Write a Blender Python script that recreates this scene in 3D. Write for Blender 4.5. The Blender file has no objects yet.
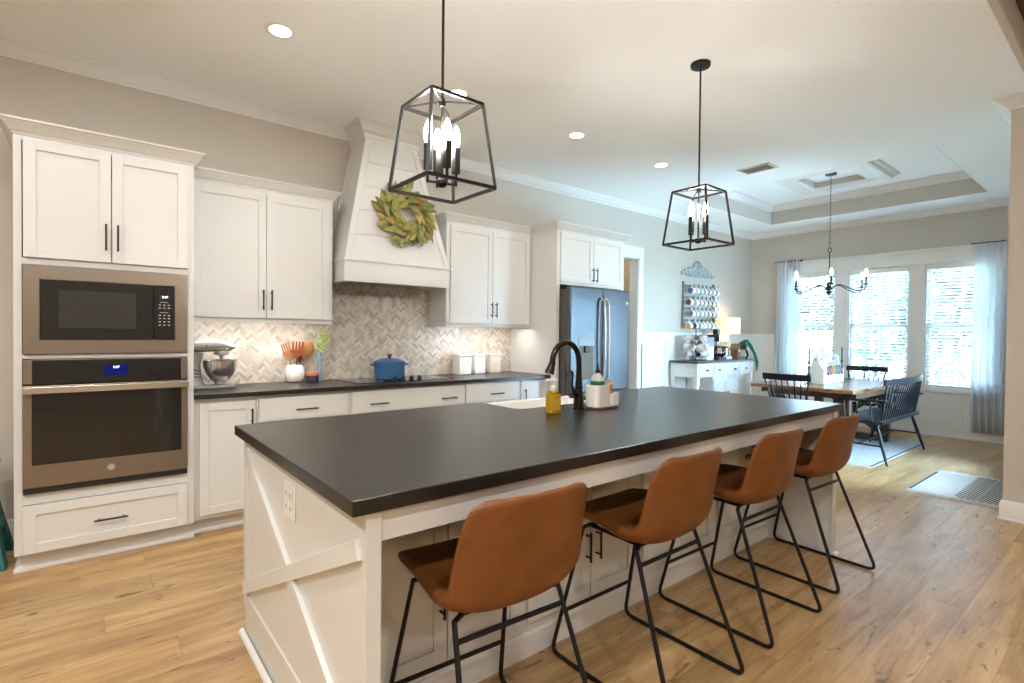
import bpy, bmesh, math, random
from mathutils import Vector, Matrix
random.seed(7)
PI = math.pi
S = bpy.context.scene
COL = S.collection

# ------------------------------------------------------------------ camera
cam_d = bpy.data.cameras.new('camera')
cam = bpy.data.objects.new('camera', cam_d)
COL.objects.link(cam)
cam_d.sensor_width = 36.0
cam_d.lens = 524.32 / 1024 * 36.0
cam_d.clip_start = 0.05
cam_d.clip_end = 200
RT = (0.77680733, -0.62966262, 0.0097647)
DN = (-0.00119692, -0.01698221, -0.99985508)
FW = (0.6297372, 0.77668307, -0.01394556)
cam.matrix_world = Matrix(((RT[0], -DN[0], -FW[0], 0.0),
                           (RT[1], -DN[1], -FW[1], 0.0),
                           (RT[2], -DN[2], -FW[2], 1.315),
                           (0, 0, 0, 1)))
S.camera = cam
S.view_settings.view_transform = 'Standard'
S.view_settings.look = 'None'
S.view_settings.gamma = 1.0
S.view_settings.exposure = 0.32
S.view_settings.use_curve_mapping = False
S.cycles.use_denoising = True
S.cycles.max_bounces = 8
S.cycles.diffuse_bounces = 5
S.cycles.glossy_bounces = 4
S.cycles.transmission_bounces = 6
S.cycles.transparent_max_bounces = 16
S.cycles.sample_clamp_indirect = 80.0
S.cycles.caustics_reflective = False
S.cycles.caustics_refractive = False

# ------------------------------------------------------------------ world
W = bpy.data.worlds.new('sky')
S.world = W
W.use_nodes = True
bg = W.node_tree.nodes['Background']
bg.inputs[0].default_value = (0.45, 0.72, 1.0, 1)
bg.inputs[1].default_value = 54.0


def light(kind, name, loc, power, color=(1, 1, 1), rot=(0, 0, 0), **kw):
    d = bpy.data.lights.new(name, kind)
    d.energy = power
    d.color = color
    for k, v in kw.items():
        if k == 'portal':
            d.cycles.is_portal = True
        else:
            setattr(d, k, v)
    o = bpy.data.objects.new(name, d)
    o.location = loc
    o.rotation_euler = rot
    COL.objects.link(o)
    return o


# portals in the openings help the sky light find the room
for yc in (3.513, 2.578, 1.643):
    light('AREA', 'sky_portal', (9.02, yc, 1.47), 1, rot=(0, PI / 2, 0), shape='RECTANGLE', size=1.7, size_y=0.78, portal=True)
light('AREA', 'sky_portal', (6.375, 0.60, 1.05), 1, rot=(PI / 2, 0, 0), shape='RECTANGLE', size=1.7, size_y=1.9, portal=True)

WARM = (1.0, 0.985, 0.965)
NEUT = (1.0, 0.985, 0.98)
DOWN_W = 3.8
LIV_FILL_W = 10.5

# ------------------------------------------------------------------ helpers


class MB:
    """collects geometry for one mesh"""

    def __init__(s):
        s.v = []
        s.f = []
        s.m = []
        s.cur = 0

    def add(s, vs, fs):
        n = len(s.v)
        s.v += [tuple(p) for p in vs]
        for f in fs:
            s.f.append(tuple(n + i for i in f))
            s.m.append(s.cur)
        return s

    def box(s, x0, x1, y0, y1, z0, z1):
        return s.add([(x0, y0, z0), (x1, y0, z0), (x1, y1, z0), (x0, y1, z0), (x0, y0, z1), (x1, y0, z1), (x1, y1, z1), (x0, y1, z1)],
                     [(0, 3, 2, 1), (4, 5, 6, 7), (0, 1, 5, 4), (1, 2, 6, 5), (2, 3, 7, 6), (3, 0, 4, 7)])

    def hexa(s, p):
        return s.add(p, [(0, 3, 2, 1), (4, 5, 6, 7), (0, 1, 5, 4), (1, 2, 6, 5), (2, 3, 7, 6), (3, 0, 4, 7)])

    def prism(s, poly, axis, a, b):
        """poly of 2-D points; axis x: (y,z), y: (x,z), z: (x,y)"""
        def P(q, t):
            return {'x': (t, q[0], q[1]), 'y': (q[0], t, q[1]), 'z': (q[0], q[1], t)}[axis]
        n = len(poly)
        vs = [P(q, a) for q in poly] + [P(q, b) for q in poly]
        fs = [tuple(range(n - 1, -1, -1)), tuple(range(n, 2 * n))]
        fs += [(i, (i + 1) % n, n + (i + 1) % n, n + i) for i in range(n)]
        return s.add(vs, fs)

    def bar(s, p0, p1, w, d, up=(0, 0, 1)):
        """square bar from p0 to p1, width w (sideways) and depth d (along up)"""
        p0 = Vector(p0); p1 = Vector(p1)
        t = (p1 - p0).normalized()
        u = Vector(up)
        if abs(t.dot(u)) > 0.98:
            u = Vector((1, 0, 0))
        a = t.cross(u).normalized()
        b = a.cross(t).normalized()
        a *= w / 2; b *= d / 2
        return s.hexa([p0 - a - b, p0 + a - b, p0 + a + b, p0 - a + b, p1 - a - b, p1 + a - b, p1 + a + b, p1 - a + b])

    def cyl(s, p0, p1, r0, r1=None, n=12):
        return s.tube([p0, p1], [r0, r0 if r1 is None else r1], n)

    def tube(s, pts, r, n=8, closed=False):
        pts = [Vector(p) for p in pts]
        m = len(pts)
        rs = r if isinstance(r, (list, tuple)) else [r] * m
        vs = []
        prev = None
        for i, p in enumerate(pts):
            if closed:
                t = (pts[(i + 1) % m] - pts[i - 1]).normalized()
            elif i == 0:
                t = (pts[1] - pts[0]).normalized()
            elif i == m - 1:
                t = (pts[-1] - pts[-2]).normalized()
            else:
                t = ((pts[i + 1] - p).normalized() + (p - pts[i - 1]).normalized()).normalized()
            if prev is None:
                u = Vector((0, 0, 1)) if abs(t.z) < 0.9 else Vector((1, 0, 0))
                a = t.cross(u).normalized()
            else:
                a = (prev - t * prev.dot(t)).normalized()
            prev = a
            b = t.cross(a)
            for k in range(n):
                q = 2 * PI * k / n
                vs.append(p + (a * math.cos(q) + b * math.sin(q)) * rs[i])
        fs = []
        for i in range(m if closed else m - 1):
            j = (i + 1) % m
            for k in range(n):
                k2 = (k + 1) % n
                fs.append((i * n + k, i * n + k2, j * n + k2, j * n + k))
        if not closed:
            fs.append(tuple(range(n - 1, -1, -1)))
            fs.append(tuple((m - 1) * n + k for k in range(n)))
        return s.add(vs, fs)

    def lathe(s, prof, c=(0, 0, 0), n=24, sx=1, sy=1):
        vs = []
        fs = []
        m = len(prof)
        for (r, z) in prof:
            for k in range(n):
                q = 2 * PI * k / n
                vs.append((c[0] + r * sx * math.cos(q), c[1] + r * sy * math.sin(q), c[2] + z))
        for i in range(m - 1):
            for k in range(n):
                k2 = (k + 1) % n
                fs.append((i * n + k, i * n + k2, (i + 1) * n + k2, (i + 1) * n + k))
        if prof[0][0] > 1e-5:
            fs.append(tuple(range(n - 1, -1, -1)))
        if prof[-1][0] > 1e-5:
            fs.append(tuple((m - 1) * n + k for k in range(n)))
        return s.add(vs, fs)

    def sweep(s, prof, path, closed=False, side=1):
        """moulding: prof = ring of (out, z), path = xy points; out is to the left of travel (side=1)"""
        P = [Vector((p[0], p[1])) for p in path]
        n = len(P)
        m = len(prof)
        vs = []
        for i in range(n):
            def nrm(a, b):
                d = (b - a).normalized()
                return Vector((-d.y, d.x)) * side
            if closed:
                n0, n1 = nrm(P[i - 1], P[i]), nrm(P[i], P[(i + 1) % n])
            else:
                n0 = nrm(P[i - 1], P[i]) if i > 0 else nrm(P[0], P[1])
                n1 = nrm(P[i], P[i + 1]) if i < n - 1 else n0
            k = (n0 + n1) / (1 + n0.dot(n1))
            for (o, z) in prof:
                q = P[i] + k * o
                vs.append((q.x, q.y, z))
        fs = []
        for i in range(n if closed else n - 1):
            j = (i + 1) % n
            for a in range(m):
                b = (a + 1) % m
                fs.append((i * m + a, i * m + b, j * m + b, j * m + a))
        if not closed:
            fs.append(tuple(range(m - 1, -1, -1)))
            fs.append(tuple((n - 1) * m + a for a in range(m)))
        return s.add(vs, fs)

    def grid(s, pts):
        """pts[i][j] -> open surface"""
        a, b = len(pts), len(pts[0])
        return s.add([p for row in pts for p in row],
                     [(i * b + j, i * b + j + 1, (i + 1) * b + j + 1, (i + 1) * b + j) for i in range(a - 1) for j in range(b - 1)])

    def xf(s, M, start=0):
        s.v[start:] = [tuple(M @ Vector(p)) for p in s.v[start:]]
        return s

    def obj(s, name, mat, parent=None, bevel=0, smooth=35, recalc=True, solid=0, subsurf=0, bseg=2):
        me = bpy.data.meshes.new(name)
        off = Vector((0, 0, 0))
        p = parent
        while p is not None:
            off += p.location
            p = p.parent
        me.from_pydata([tuple(Vector(q) - off) for q in s.v], [], s.f)
        mats = mat if isinstance(mat, (list, tuple)) else [mat]
        for q in mats:
            me.materials.append(q)
        if len(mats) > 1:
            for pl, k in zip(me.polygons, s.m):
                pl.material_index = k
        if recalc:
            bm = bmesh.new()
            bm.from_mesh(me)
            bmesh.ops.recalc_face_normals(bm, faces=bm.faces)
            bm.to_mesh(me)
            bm.free()
        if smooth:
            me.polygons.foreach_set('use_smooth', [True] * len(me.polygons))
            if smooth < 180:
                me.set_sharp_from_angle(angle=math.radians(smooth))
        o = bpy.data.objects.new(name, me)
        COL.objects.link(o)
        if parent is not None:
            o.parent = parent
        if solid:
            md = o.modifiers.new('s', 'SOLIDIFY'); md.thickness = solid; md.offset = 0
        if subsurf:
            md = o.modifiers.new('u', 'SUBSURF'); md.levels = subsurf; md.render_levels = subsurf
        if bevel:
            md = o.modifiers.new('b', 'BEVEL'); md.width = bevel; md.segments = bseg; md.limit_method = 'ANGLE'
            md.harden_normals = False
        return o


def thing(name, label, cat, loc=(0, 0, 0), group=None):
    o = bpy.data.objects.new(name, None)
    o.location = loc
    o.empty_display_size = 0.1
    COL.objects.link(o)
    return tag(o, label, cat, group)


def tag(o, label, cat, group=None, kind=None):
    o['label'] = label
    o['category'] = cat
    if group:
        o['group'] = group
    if kind:
        o['kind'] = kind
    return o


def struct(o):
    o['kind'] = 'structure'
    return o


def origin_to(o, loc):
    """move a single-mesh thing's origin to loc (vertices stay in place)"""
    loc = Vector(loc)
    o.data.transform(Matrix.Translation(-loc))
    o.location = loc
    return o


def dup(root, loc, rotz=None, label=None, group=None):
    r = root.copy(); COL.objects.link(r)
    r.location = loc
    if rotz is not None:
        r.rotation_euler = (0, 0, rotz)
    if label:
        r['label'] = label
    if group:
        r['group'] = group
    for ch in root.children:
        c = ch.copy(); COL.objects.link(c); c.parent = r
        for g in ch.children:
            d = g.copy(); COL.objects.link(d); d.parent = c
    return r


def text_mesh(txt, size, name, mat, parent, loc, rot, extrude=0.0006, align='CENTER'):
    cu = bpy.data.curves.new(name, 'FONT')
    cu.body = txt
    cu.size = size
    cu.extrude = extrude
    cu.align_x = align
    cu.align_y = 'CENTER'
    t = bpy.data.objects.new(name, cu)
    COL.objects.link(t)
    dg = bpy.context.evaluated_depsgraph_get()
    me = bpy.data.meshes.new_from_object(t.evaluated_get(dg))
    bpy.data.objects.remove(t)
    me.materials.clear()
    me.materials.append(mat)
    o = bpy.data.objects.new(name, me)
    COL.objects.link(o)
    M = Matrix.Translation(loc) @ rot.to_4x4()
    off = Vector((0, 0, 0))
    p = parent
    while p is not None:
        off += p.location
        p = p.parent
    me.transform(Matrix.Translation(-off) @ M)
    o.parent = parent
    return o


FACE_NEG_Y = Matrix.Rotation(PI / 2, 3, 'X')     # text upright, read from -y

# ------------------------------------------------------------------ materials


def pbsdf(name, col, rough=0.5, metal=0.0, spec=0.5, bump=0, bscale=40, var=0, vscale=6, trans=0, ior=1.45, emit=None, estr=0, coat=0, sheen=0):
    m = bpy.data.materials.new(name)
    m.use_nodes = True
    nt = m.node_tree
    b = nt.nodes['Principled BSDF']
    b.inputs['Base Color'].default_value = (*col, 1)
    b.inputs['Roughness'].default_value = rough
    b.inputs['Metallic'].default_value = metal
    b.inputs['Specular IOR Level'].default_value = spec
    b.inputs['IOR'].default_value = ior
    b.inputs['Transmission Weight'].default_value = trans
    b.inputs['Coat Weight'].default_value = coat
    if emit:
        b.inputs['Emission Color'].default_value = (*emit, 1)
        b.inputs['Emission Strength'].default_value = estr
    N = nt.nodes.new
    if var or bump:
        tc = N('ShaderNodeTexCoord')
        if var:
            no = N('ShaderNodeTexNoise'); no.inputs['Scale'].default_value = vscale; no.inputs['Detail'].default_value = 5
            nt.links.new(tc.outputs['Object'], no.inputs['Vector'])
            mr = N('ShaderNodeMapRange')
            mr.inputs[1].default_value = 0.3; mr.inputs[2].default_value = 0.7
            mr.inputs[3].default_value = 1 - var; mr.inputs[4].default_value = 1 + var
            nt.links.new(no.outputs['Fac'], mr.inputs[0])
            mx = N('ShaderNodeVectorMath'); mx.operation = 'SCALE'
            mx.inputs[0].default_value = col
            nt.links.new(mr.outputs[0], mx.inputs['Scale'])
            nt.links.new(mx.outputs[0], b.inputs['Base Color'])
        if bump:
            nb = N('ShaderNodeTexNoise'); nb.inputs['Scale'].default_value = bscale; nb.inputs['Detail'].default_value = 4
            nt.links.new(tc.outputs['Object'], nb.inputs['Vector'])
            bu = N('ShaderNodeBump'); bu.inputs['Strength'].default_value = bump; bu.inputs['Distance'].default_value = 0.01
            nt.links.new(nb.outputs['Fac'], bu.inputs['Height'])
            nt.links.new(bu.outputs['Normal'], b.inputs['Normal'])
    return m


def srgb(r, g, b):
    def f(c):
        c /= 255
        return c / 12.92 if c <= 0.04045 else ((c + 0.055) / 1.055) ** 2.4
    return (f(r), f(g), f(b))


M_CAB = pbsdf('white_cabinet_paint', (0.68, 0.68, 0.655), 0.38, bump=0.02, bscale=90)
M_TRIM = pbsdf('white_trim_paint', (0.76, 0.755, 0.73), 0.4)
M_WALL = pbsdf('greige_wall_paint', (0.53, 0.49, 0.43), 0.75, bump=0.03, bscale=160, var=0.015, vscale=2)
M_CEIL = pbsdf('ceiling_paint', (0.87, 0.88, 0.87), 0.85, bump=0.02, bscale=120)
M_BLACK = pbsdf('black_metal', (0.012, 0.012, 0.013), 0.38, metal=0.3)
M_BRONZE = pbsdf('dark_bronze', (0.055, 0.042, 0.034), 0.35, metal=0.8)
M_CAGE = pbsdf('aged_black_steel', (0.022, 0.021, 0.020), 0.42, metal=0.7)
M_SLATE = pbsdf('slate_steel', (0.26, 0.215, 0.17), 0.36, metal=0.85)
M_STEEL = pbsdf('brushed_steel', (0.62, 0.58, 0.53), 0.22, metal=1.0)
M_FRIDGE = pbsdf('fridge_steel', (0.12, 0.13, 0.14), 0.25, metal=0.9)
M_FRSIDE = pbsdf('fridge_side', (0.12, 0.11, 0.10), 0.45, metal=0.3)
M_GLASSB = pbsdf('black_glass', (0.012, 0.011, 0.010), 0.06, spec=0.6)
M_CERAM = pbsdf('white_ceramic', (0.82, 0.79, 0.74), 0.2)
M_PORC = pbsdf('white_porcelain', (0.85, 0.85, 0.82), 0.12)
M_LEATHER = pbsdf('brown_leather', (0.175, 0.058, 0.012), 0.45, bump=0.12, bscale=120, var=0.22, vscale=9)
M_SEAM = pbsdf('leather_piping', (0.20, 0.062, 0.016), 0.5)
M_BLUE = pbsdf('blue_enamel', (0.045, 0.13, 0.28), 0.16)
M_WOODSP = pbsdf('spoon_wood', (0.33, 0.145, 0.045), 0.5, var=0.15, vscale=12)
M_WOODRED = pbsdf('red_wood', (0.27, 0.062, 0.018), 0.45, var=0.15, vscale=12)
M_WOODDK = pbsdf('dark_spoon_wood', (0.13, 0.05, 0.02), 0.5)
M_SILVER = pbsdf('silver_paint', (0.30, 0.295, 0.29), 0.35, metal=0.5)
M_CHAIRBLK = pbsdf('black_chair_paint', (0.006, 0.008, 0.012), 0.36, spec=0.28)
M_TEAL = pbsdf('teal_plastic', (0.0, 0.115, 0.095), 0.4)
M_PLASTIC = pbsdf('white_plastic', (0.80, 0.79, 0.76), 0.35)
M_DKPLASTIC = pbsdf('black_plastic', (0.015, 0.015, 0.016), 0.35)
M_BRICKRED = pbsdf('coral_wax', (0.55, 0.16, 0.07), 0.4)
M_PURPLE = pbsdf('smoky_jar_glass', (0.06, 0.045, 0.06), 0.15)
M_GREENLEAF = pbsdf('fresh_leaf', (0.35, 0.42, 0.12), 0.5)
M_LEAFPALE = pbsdf('pale_leaf', (0.55, 0.60, 0.28), 0.5)
M_WR = [pbsdf('magnolia_olive', (0.27, 0.25, 0.055), 0.45), pbsdf('magnolia_green', (0.17, 0.19, 0.06), 0.4),
        pbsdf('magnolia_gold', (0.42, 0.31, 0.07), 0.5), pbsdf('magnolia_brown', (0.25, 0.12, 0.03), 0.55),
        pbsdf('magnolia_sage', (0.30, 0.30, 0.13), 0.5)]
M_DARKGREEN = pbsdf('dark_green_paint', (0.01, 0.06, 0.035), 0.35)
M_GARLAND = pbsdf('green_yarn', (0.01, 0.20, 0.13), 0.8)
M_BIRD = pbsdf('birdhouse_wood', (0.20, 0.115, 0.055), 0.7)
M_SIDEW = pbsdf('distressed_white_paint', (0.72, 0.72, 0.70), 0.5, var=0.08, vscale=14)
M_SIDETOP = pbsdf('dark_stained_top', (0.075, 0.06, 0.05), 0.4, var=0.3, vscale=9)
M_GREY = pbsdf('grey_metal', (0.22, 0.23, 0.24), 0.45, metal=0.4)
M_TIN = pbsdf('whitewashed_tin', (0.30, 0.35, 0.36), 0.45, metal=0.3, var=0.4, vscale=30)
M_ORANGE = pbsdf('orange_wood', (0.55, 0.20, 0.03), 0.5)
M_KICK = pbsdf('toe_kick_paint', (0.74, 0.70, 0.63), 0.5)
M_GREENLBL = pbsdf('green_label', (0.0, 0.10, 0.045), 0.5)
M_VENT = pbsdf('vent_paint', (0.62, 0.57, 0.50), 0.6)
M_BEAM = pbsdf('stained_beam', (0.10, 0.032, 0.012), 0.5, var=0.25, vscale=8)
M_PANTRY = pbsdf('pantry_wall', (0.46, 0.37, 0.24), 0.8)
M_NAVY = pbsdf('navy_box', (0.01, 0.05, 0.09), 0.5)
M_HANDW = pbsdf('wall_plate', (0.80, 0.79, 0.76), 0.35)


def emis(name, col, st):
    m = bpy.data.materials.new(name); m.use_nodes = True
    nt = m.node_tree; nt.nodes.clear()
    e = nt.nodes.new('ShaderNodeEmission'); o = nt.nodes.new('ShaderNodeOutputMaterial')
    e.inputs[0].default_value = (*col, 1); e.inputs[1].default_value = st
    nt.links.new(e.outputs[0], o.inputs[0])
    return m


M_BULB = emis('lit_candle_bulb', (1.0, 0.94, 0.88), 360)
M_SMALLBULB = emis('dim_candle_bulb', (1.0, 0.94, 0.86), 70)
M_LAMPBULB = emis('lit_lamp_bulb', (1.0, 0.80, 0.55), 12)
M_LED = emis('downlight_lens', (1.0, 0.95, 0.86), 9)
M_STRIP = emis('led_strip', (1.0, 0.93, 0.82), 6)
M_DISP = emis('blue_display', (0.02, 0.03, 0.30), 0.4)
M_DIGIT = emis('lit_digits', (0.75, 0.80, 1.0), 3)
M_SHADE_IN = None


def glassmat(name, col=(1, 1, 1), gloss=0.08, rough=0.02):
    m = bpy.data.materials.new(name); m.use_nodes = True
    nt = m.node_tree; nt.nodes.clear()
    N = nt.nodes.new
    o = N('ShaderNodeOutputMaterial'); t = N('ShaderNodeBsdfTransparent'); g = N('ShaderNodeBsdfGlossy')
    t.inputs[0].default_value = (*col, 1); g.inputs['Roughness'].default_value = rough
    fr = N('ShaderNodeFresnel'); fr.inputs[0].default_value = 1.45
    mx = N('ShaderNodeMixShader')
    nt.links.new(fr.outputs[0], mx.inputs[0])
    nt.links.new(t.outputs[0], mx.inputs[1]); nt.links.new(g.outputs[0], mx.inputs[2])
    nt.links.new(mx.outputs[0], o.inputs[0])
    return m


M_PANE = glassmat('window_glass')
M_CLEAR = glassmat('clear_glass', (0.90, 0.93, 0.93))
M_BLUEGL = pbsdf('pale_blue_glass', (0.25, 0.44, 0.56), 0.12, trans=0.25)
M_SOAP = pbsdf('yellow_soap', (0.85, 0.52, 0.03), 0.10, trans=0.6, ior=1.33, coat=0.5)
M_BOTTLE = pbsdf('cloudy_bottle', (0.62, 0.68, 0.66), 0.15, trans=0.3)


def cloth(name, col, transl=0.5, transp=0.0, rough=0.9):
    m = bpy.data.materials.new(name); m.use_nodes = True
    nt = m.node_tree; nt.nodes.clear()
    N = nt.nodes.new
    o = N('ShaderNodeOutputMaterial'); d = N('ShaderNodeBsdfDiffuse'); t = N('ShaderNodeBsdfTranslucent'); mx = N('ShaderNodeMixShader')
    d.inputs[0].default_value = (*col, 1); t.inputs[0].default_value = (*col, 1)
    mx.inputs[0].default_value = transl
    nt.links.new(d.outputs[0], mx.inputs[1]); nt.links.new(t.outputs[0], mx.inputs[2])
    out = mx
    if transp:
        tr = N('ShaderNodeBsdfTransparent'); m2 = N('ShaderNodeMixShader'); m2.inputs[0].default_value = transp
        nt.links.new(mx.outputs[0], m2.inputs[1]); nt.links.new(tr.outputs[0], m2.inputs[2]); out = m2
    nt.links.new(out.outputs[0], o.inputs[0])
    return m


M_CURTAIN = cloth('sheer_white_curtain', (0.86, 0.88, 0.90), 0.5, 0.12)
M_BLIND = cloth('white_blind_slat', (0.88, 0.88, 0.88), 0.25)
M_SHADE = cloth('cream_lamp_shade', (0.90, 0.84, 0.70), 0.55)


def floor_mat():
    m = bpy.data.materials.new('oak_plank_floor'); m.use_nodes = True
    nt = m.node_tree; b = nt.nodes['Principled BSDF']
    N = nt.nodes.new; L = nt.links.new
    geo = N('ShaderNodeNewGeometry')
    sep = N('ShaderNodeSeparateXYZ'); L(geo.outputs['Position'], sep.inputs[0])

    def math_(op, a, c=None, d=None):
        n = N('ShaderNodeMath'); n.operation = op
        for i, q in enumerate((a, c, d)):
            if q is None: continue
            if isinstance(q, (int, float)): n.inputs[i].default_value = q
            else: L(q, n.inputs[i])
        return n.outputs[0]
    PW, PL = 0.19, 1.5
    ry = math_('DIVIDE', sep.outputs[1], PW)
    row = math_('FLOOR', ry)
    fy = math_('FRACT', ry)
    wn = N('ShaderNodeTexWhiteNoise'); wn.noise_dimensions = '1D'; L(row, wn.inputs['W'])
    sx = math_('ADD', math_('DIVIDE', sep.outputs[0], PL), wn.outputs['Value'])
    cx = math_('FLOOR', sx)
    fx = math_('FRACT', sx)
    cmb = N('ShaderNodeCombineXYZ'); L(cx, cmb.inputs[0]); L(row, cmb.inputs[1])
    wn2 = N('ShaderNodeTexWhiteNoise'); wn2.noise_dimensions = '2D'; L(cmb.outputs[0], wn2.inputs['Vector'])
    # per-plank grain: stretched noise with plank offset
    off = N('ShaderNodeCombineXYZ')
    L(math_('MULTIPLY', sep.outputs[0], 1.6), off.inputs[0])
    L(math_('MULTIPLY', sep.outputs[1], 13.0), off.inputs[1])
    L(math_('MULTIPLY', wn2.outputs['Value'], 37.0), off.inputs[2])
    g1 = N('ShaderNodeTexNoise'); g1.inputs['Scale'].default_value = 1.0; g1.inputs['Detail'].default_value = 7; g1.inputs['Roughness'].default_value = 0.62; g1.inputs['Distortion'].default_value = 0.6
    L(off.outputs[0], g1.inputs['Vector'])
    off2 = N('ShaderNodeCombineXYZ')
    L(math_('MULTIPLY', sep.outputs[0], 6.0), off2.inputs[0]); L(math_('MULTIPLY', sep.outputs[1], 90.0), off2.inputs[1])
    g2 = N('ShaderNodeTexNoise'); g2.inputs['Scale'].default_value = 1.0; g2.inputs['Detail'].default_value = 4
    L(off2.outputs[0], g2.inputs['Vector'])
    # knots
    off3 = N('ShaderNodeCombineXYZ')
    L(math_('MULTIPLY', sep.outputs[0], 3.4), off3.inputs[0]); L(math_('MULTIPLY', sep.outputs[1], 12.0), off3.inputs[1]); L(wn2.outputs['Value'], off3.inputs[2])
    kn = N('ShaderNodeTexNoise'); kn.inputs['Scale'].default_value = 1.7; kn.inputs['Detail'].default_value = 3; kn.inputs['Distortion'].default_value = 1.2
    L(off3.outputs[0], kn.inputs['Vector'])
    ramp = N('ShaderNodeValToRGB')
    ramp.color_ramp.elements[0].position = 0.30; ramp.color_ramp.elements[0].color = (0.285, 0.150, 0.062, 1)
    ramp.color_ramp.elements[1].position = 0.66; ramp.color_ramp.elements[1].color = (0.600, 0.410, 0.200, 1)
    e = ramp.color_ramp.elements.new(0.5); e.color = (0.460, 0.290, 0.130, 1)
    f = math_('ADD', math_('MULTIPLY', g1.outputs['Fac'], 0.8), math_('MULTIPLY', g2.outputs['Fac'], 0.2))
    L(f, ramp.inputs[0])
    kr = N('ShaderNodeMapRange'); kr.inputs[1].default_value = 0.62; kr.inputs[2].default_value = 0.73; kr.inputs[3].default_value = 1.0; kr.inputs[4].default_value = 0.38
    L(kn.outputs['Fac'], kr.inputs[0])
    tone = math_('MULTIPLY_ADD', wn2.outputs['Value'], 0.26, 0.87)
    # seams
    ey = math_('MINIMUM', fy, math_('SUBTRACT', 1.0, fy))
    ex = math_('MINIMUM', fx, math_('SUBTRACT', 1.0, fx))
    s1 = math_('GREATER_THAN', ey, 0.008)
    s2 = math_('GREATER_THAN', ex, 0.0011)
    seam = math_('MULTIPLY_ADD', math_('MULTIPLY', s1, s2), 0.30, 0.70)
    tot = math_('MULTIPLY', math_('MULTIPLY', tone, kr.outputs[0]), seam)
    vm = N('ShaderNodeVectorMath'); vm.operation = 'SCALE'
    L(ramp.outputs[0], vm.inputs[0]); L(tot, vm.inputs['Scale'])
    L(vm.outputs[0], b.inputs['Base Color'])
    rr = math_('MULTIPLY_ADD', g1.outputs['Fac'], 0.22, 0.24)
    L(rr, b.inputs['Roughness'])
    bu = N('ShaderNodeBump'); bu.inputs['Strength'].default_value = 0.12; bu.inputs['Distance'].default_value = 0.004
    L(math_('ADD', g2.outputs['Fac'], math_('MULTIPLY', seam, 2.0)), bu.inputs['Height'])
    L(bu.outputs[0], b.inputs['Normal'])
    return m


M_FLOOR = floor_mat()


def granite():
    m = bpy.data.materials.new('leathered_black_granite'); m.use_nodes = True
    nt = m.node_tree; b = nt.nodes['Principled BSDF']; N = nt.nodes.new; L = nt.links.new
    geo = N('ShaderNodeNewGeometry')
    n1 = N('ShaderNodeTexNoise'); n1.inputs['Scale'].default_value = 260; n1.inputs['Detail'].default_value = 2
    n2 = N('ShaderNodeTexNoise'); n2.inputs['Scale'].default_value = 110; n2.inputs['Detail'].default_value = 3
    L(geo.outputs['Position'], n1.inputs['Vector']); L(geo.outputs['Position'], n2.inputs['Vector'])
    r = N('ShaderNodeValToRGB')
    r.color_ramp.elements[0].position = 0.38; r.color_ramp.elements[0].color = (0.004, 0.0035, 0.003, 1)
    r.color_ramp.elements[1].position = 0.72; r.color_ramp.elements[1].color = (0.032, 0.027, 0.023, 1)
    L(n1.outputs['Fac'], r.inputs[0]); L(r.outputs[0], b.inputs['Base Color'])
    mr = N('ShaderNodeMapRange'); mr.inputs[3].default_value = 0.26; mr.inputs[4].default_value = 0.34
    L(n2.outputs['Fac'], mr.inputs[0]); L(mr.outputs[0], b.inputs['Roughness'])
    bu = N('ShaderNodeBump'); bu.inputs['Strength'].default_value = 0.12; bu.inputs['Distance'].default_value = 0.001
    L(n2.outputs['Fac'], bu.inputs['Height']); L(bu.outputs[0], b.inputs['Normal'])
    b.inputs['Specular IOR Level'].default_value = 0.5
    return m


M_GRANITE = granite()


def wood_mat(name, c0, c1, rough=0.4, axis=0):
    m = bpy.data.materials.new(name); m.use_nodes = True
    nt = m.node_tree; b = nt.nodes['Principled BSDF']; N = nt.nodes.new; L = nt.links.new
    tc = N('ShaderNodeTexCoord'); mp = N('ShaderNodeMapping')
    sc = [14, 14, 14]; sc[axis] = 1.5
    mp.inputs['Scale'].default_value = sc
    no = N('ShaderNodeTexNoise'); no.inputs['Scale'].default_value = 1.5; no.inputs['Detail'].default_value = 6; no.inputs['Distortion'].default_value = 0.5
    L(tc.outputs['Object'], mp.inputs[0]); L(mp.outputs[0], no.inputs['Vector'])
    r = N('ShaderNodeValToRGB'); r.color_ramp.elements[0].position = 0.3; r.color_ramp.elements[1].position = 0.7
    r.color_ramp.elements[0].color = (*c0, 1); r.color_ramp.elements[1].color = (*c1, 1)
    L(no.outputs['Fac'], r.inputs[0]); L(r.outputs[0], b.inputs['Base Color'])
    b.inputs['Roughness'].default_value = rough
    return m


M_TABLETOP = wood_mat('oiled_table_wood', (0.13, 0.055, 0.022), (0.30, 0.14, 0.06), 0.25)
M_TABLELEG = wood_mat('dark_trestle_wood', (0.045, 0.025, 0.016), (0.10, 0.055, 0.03), 0.5, 2)

# ------------------------------------------------------------------ room shell
CEIL = 3.05
WY = 4.455      # back wall
FX = 8.92       # window wall
RYW = 0.70      # right wall of the dining end
PX = 5.20       # corner where the living room wall turns
LX = -3.2       # left end of the house
RY = -4.6       # rear wall
T = 0.12

struct(MB().box(LX - 0.2, PX + T, RY - 0.2, RYW - T, -0.08, 0.0).box(LX - 0.2, FX + T, RYW - T, 6.2, -0.08, 0.0).obj('floor', M_FLOOR, smooth=0))

# back wall with the pantry doorway (x 4.99..5.80)
DX0, DX1, DZ = 4.99, 5.80, 2.36
b = MB().box(LX, DX0, WY, WY + T, 0, CEIL).box(DX1, FX + T, WY, WY + T, 0, CEIL).box(DX0, DX1, WY, WY + T, DZ, CEIL)
struct(b.obj('wall_back', M_WALL, smooth=0))
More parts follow.
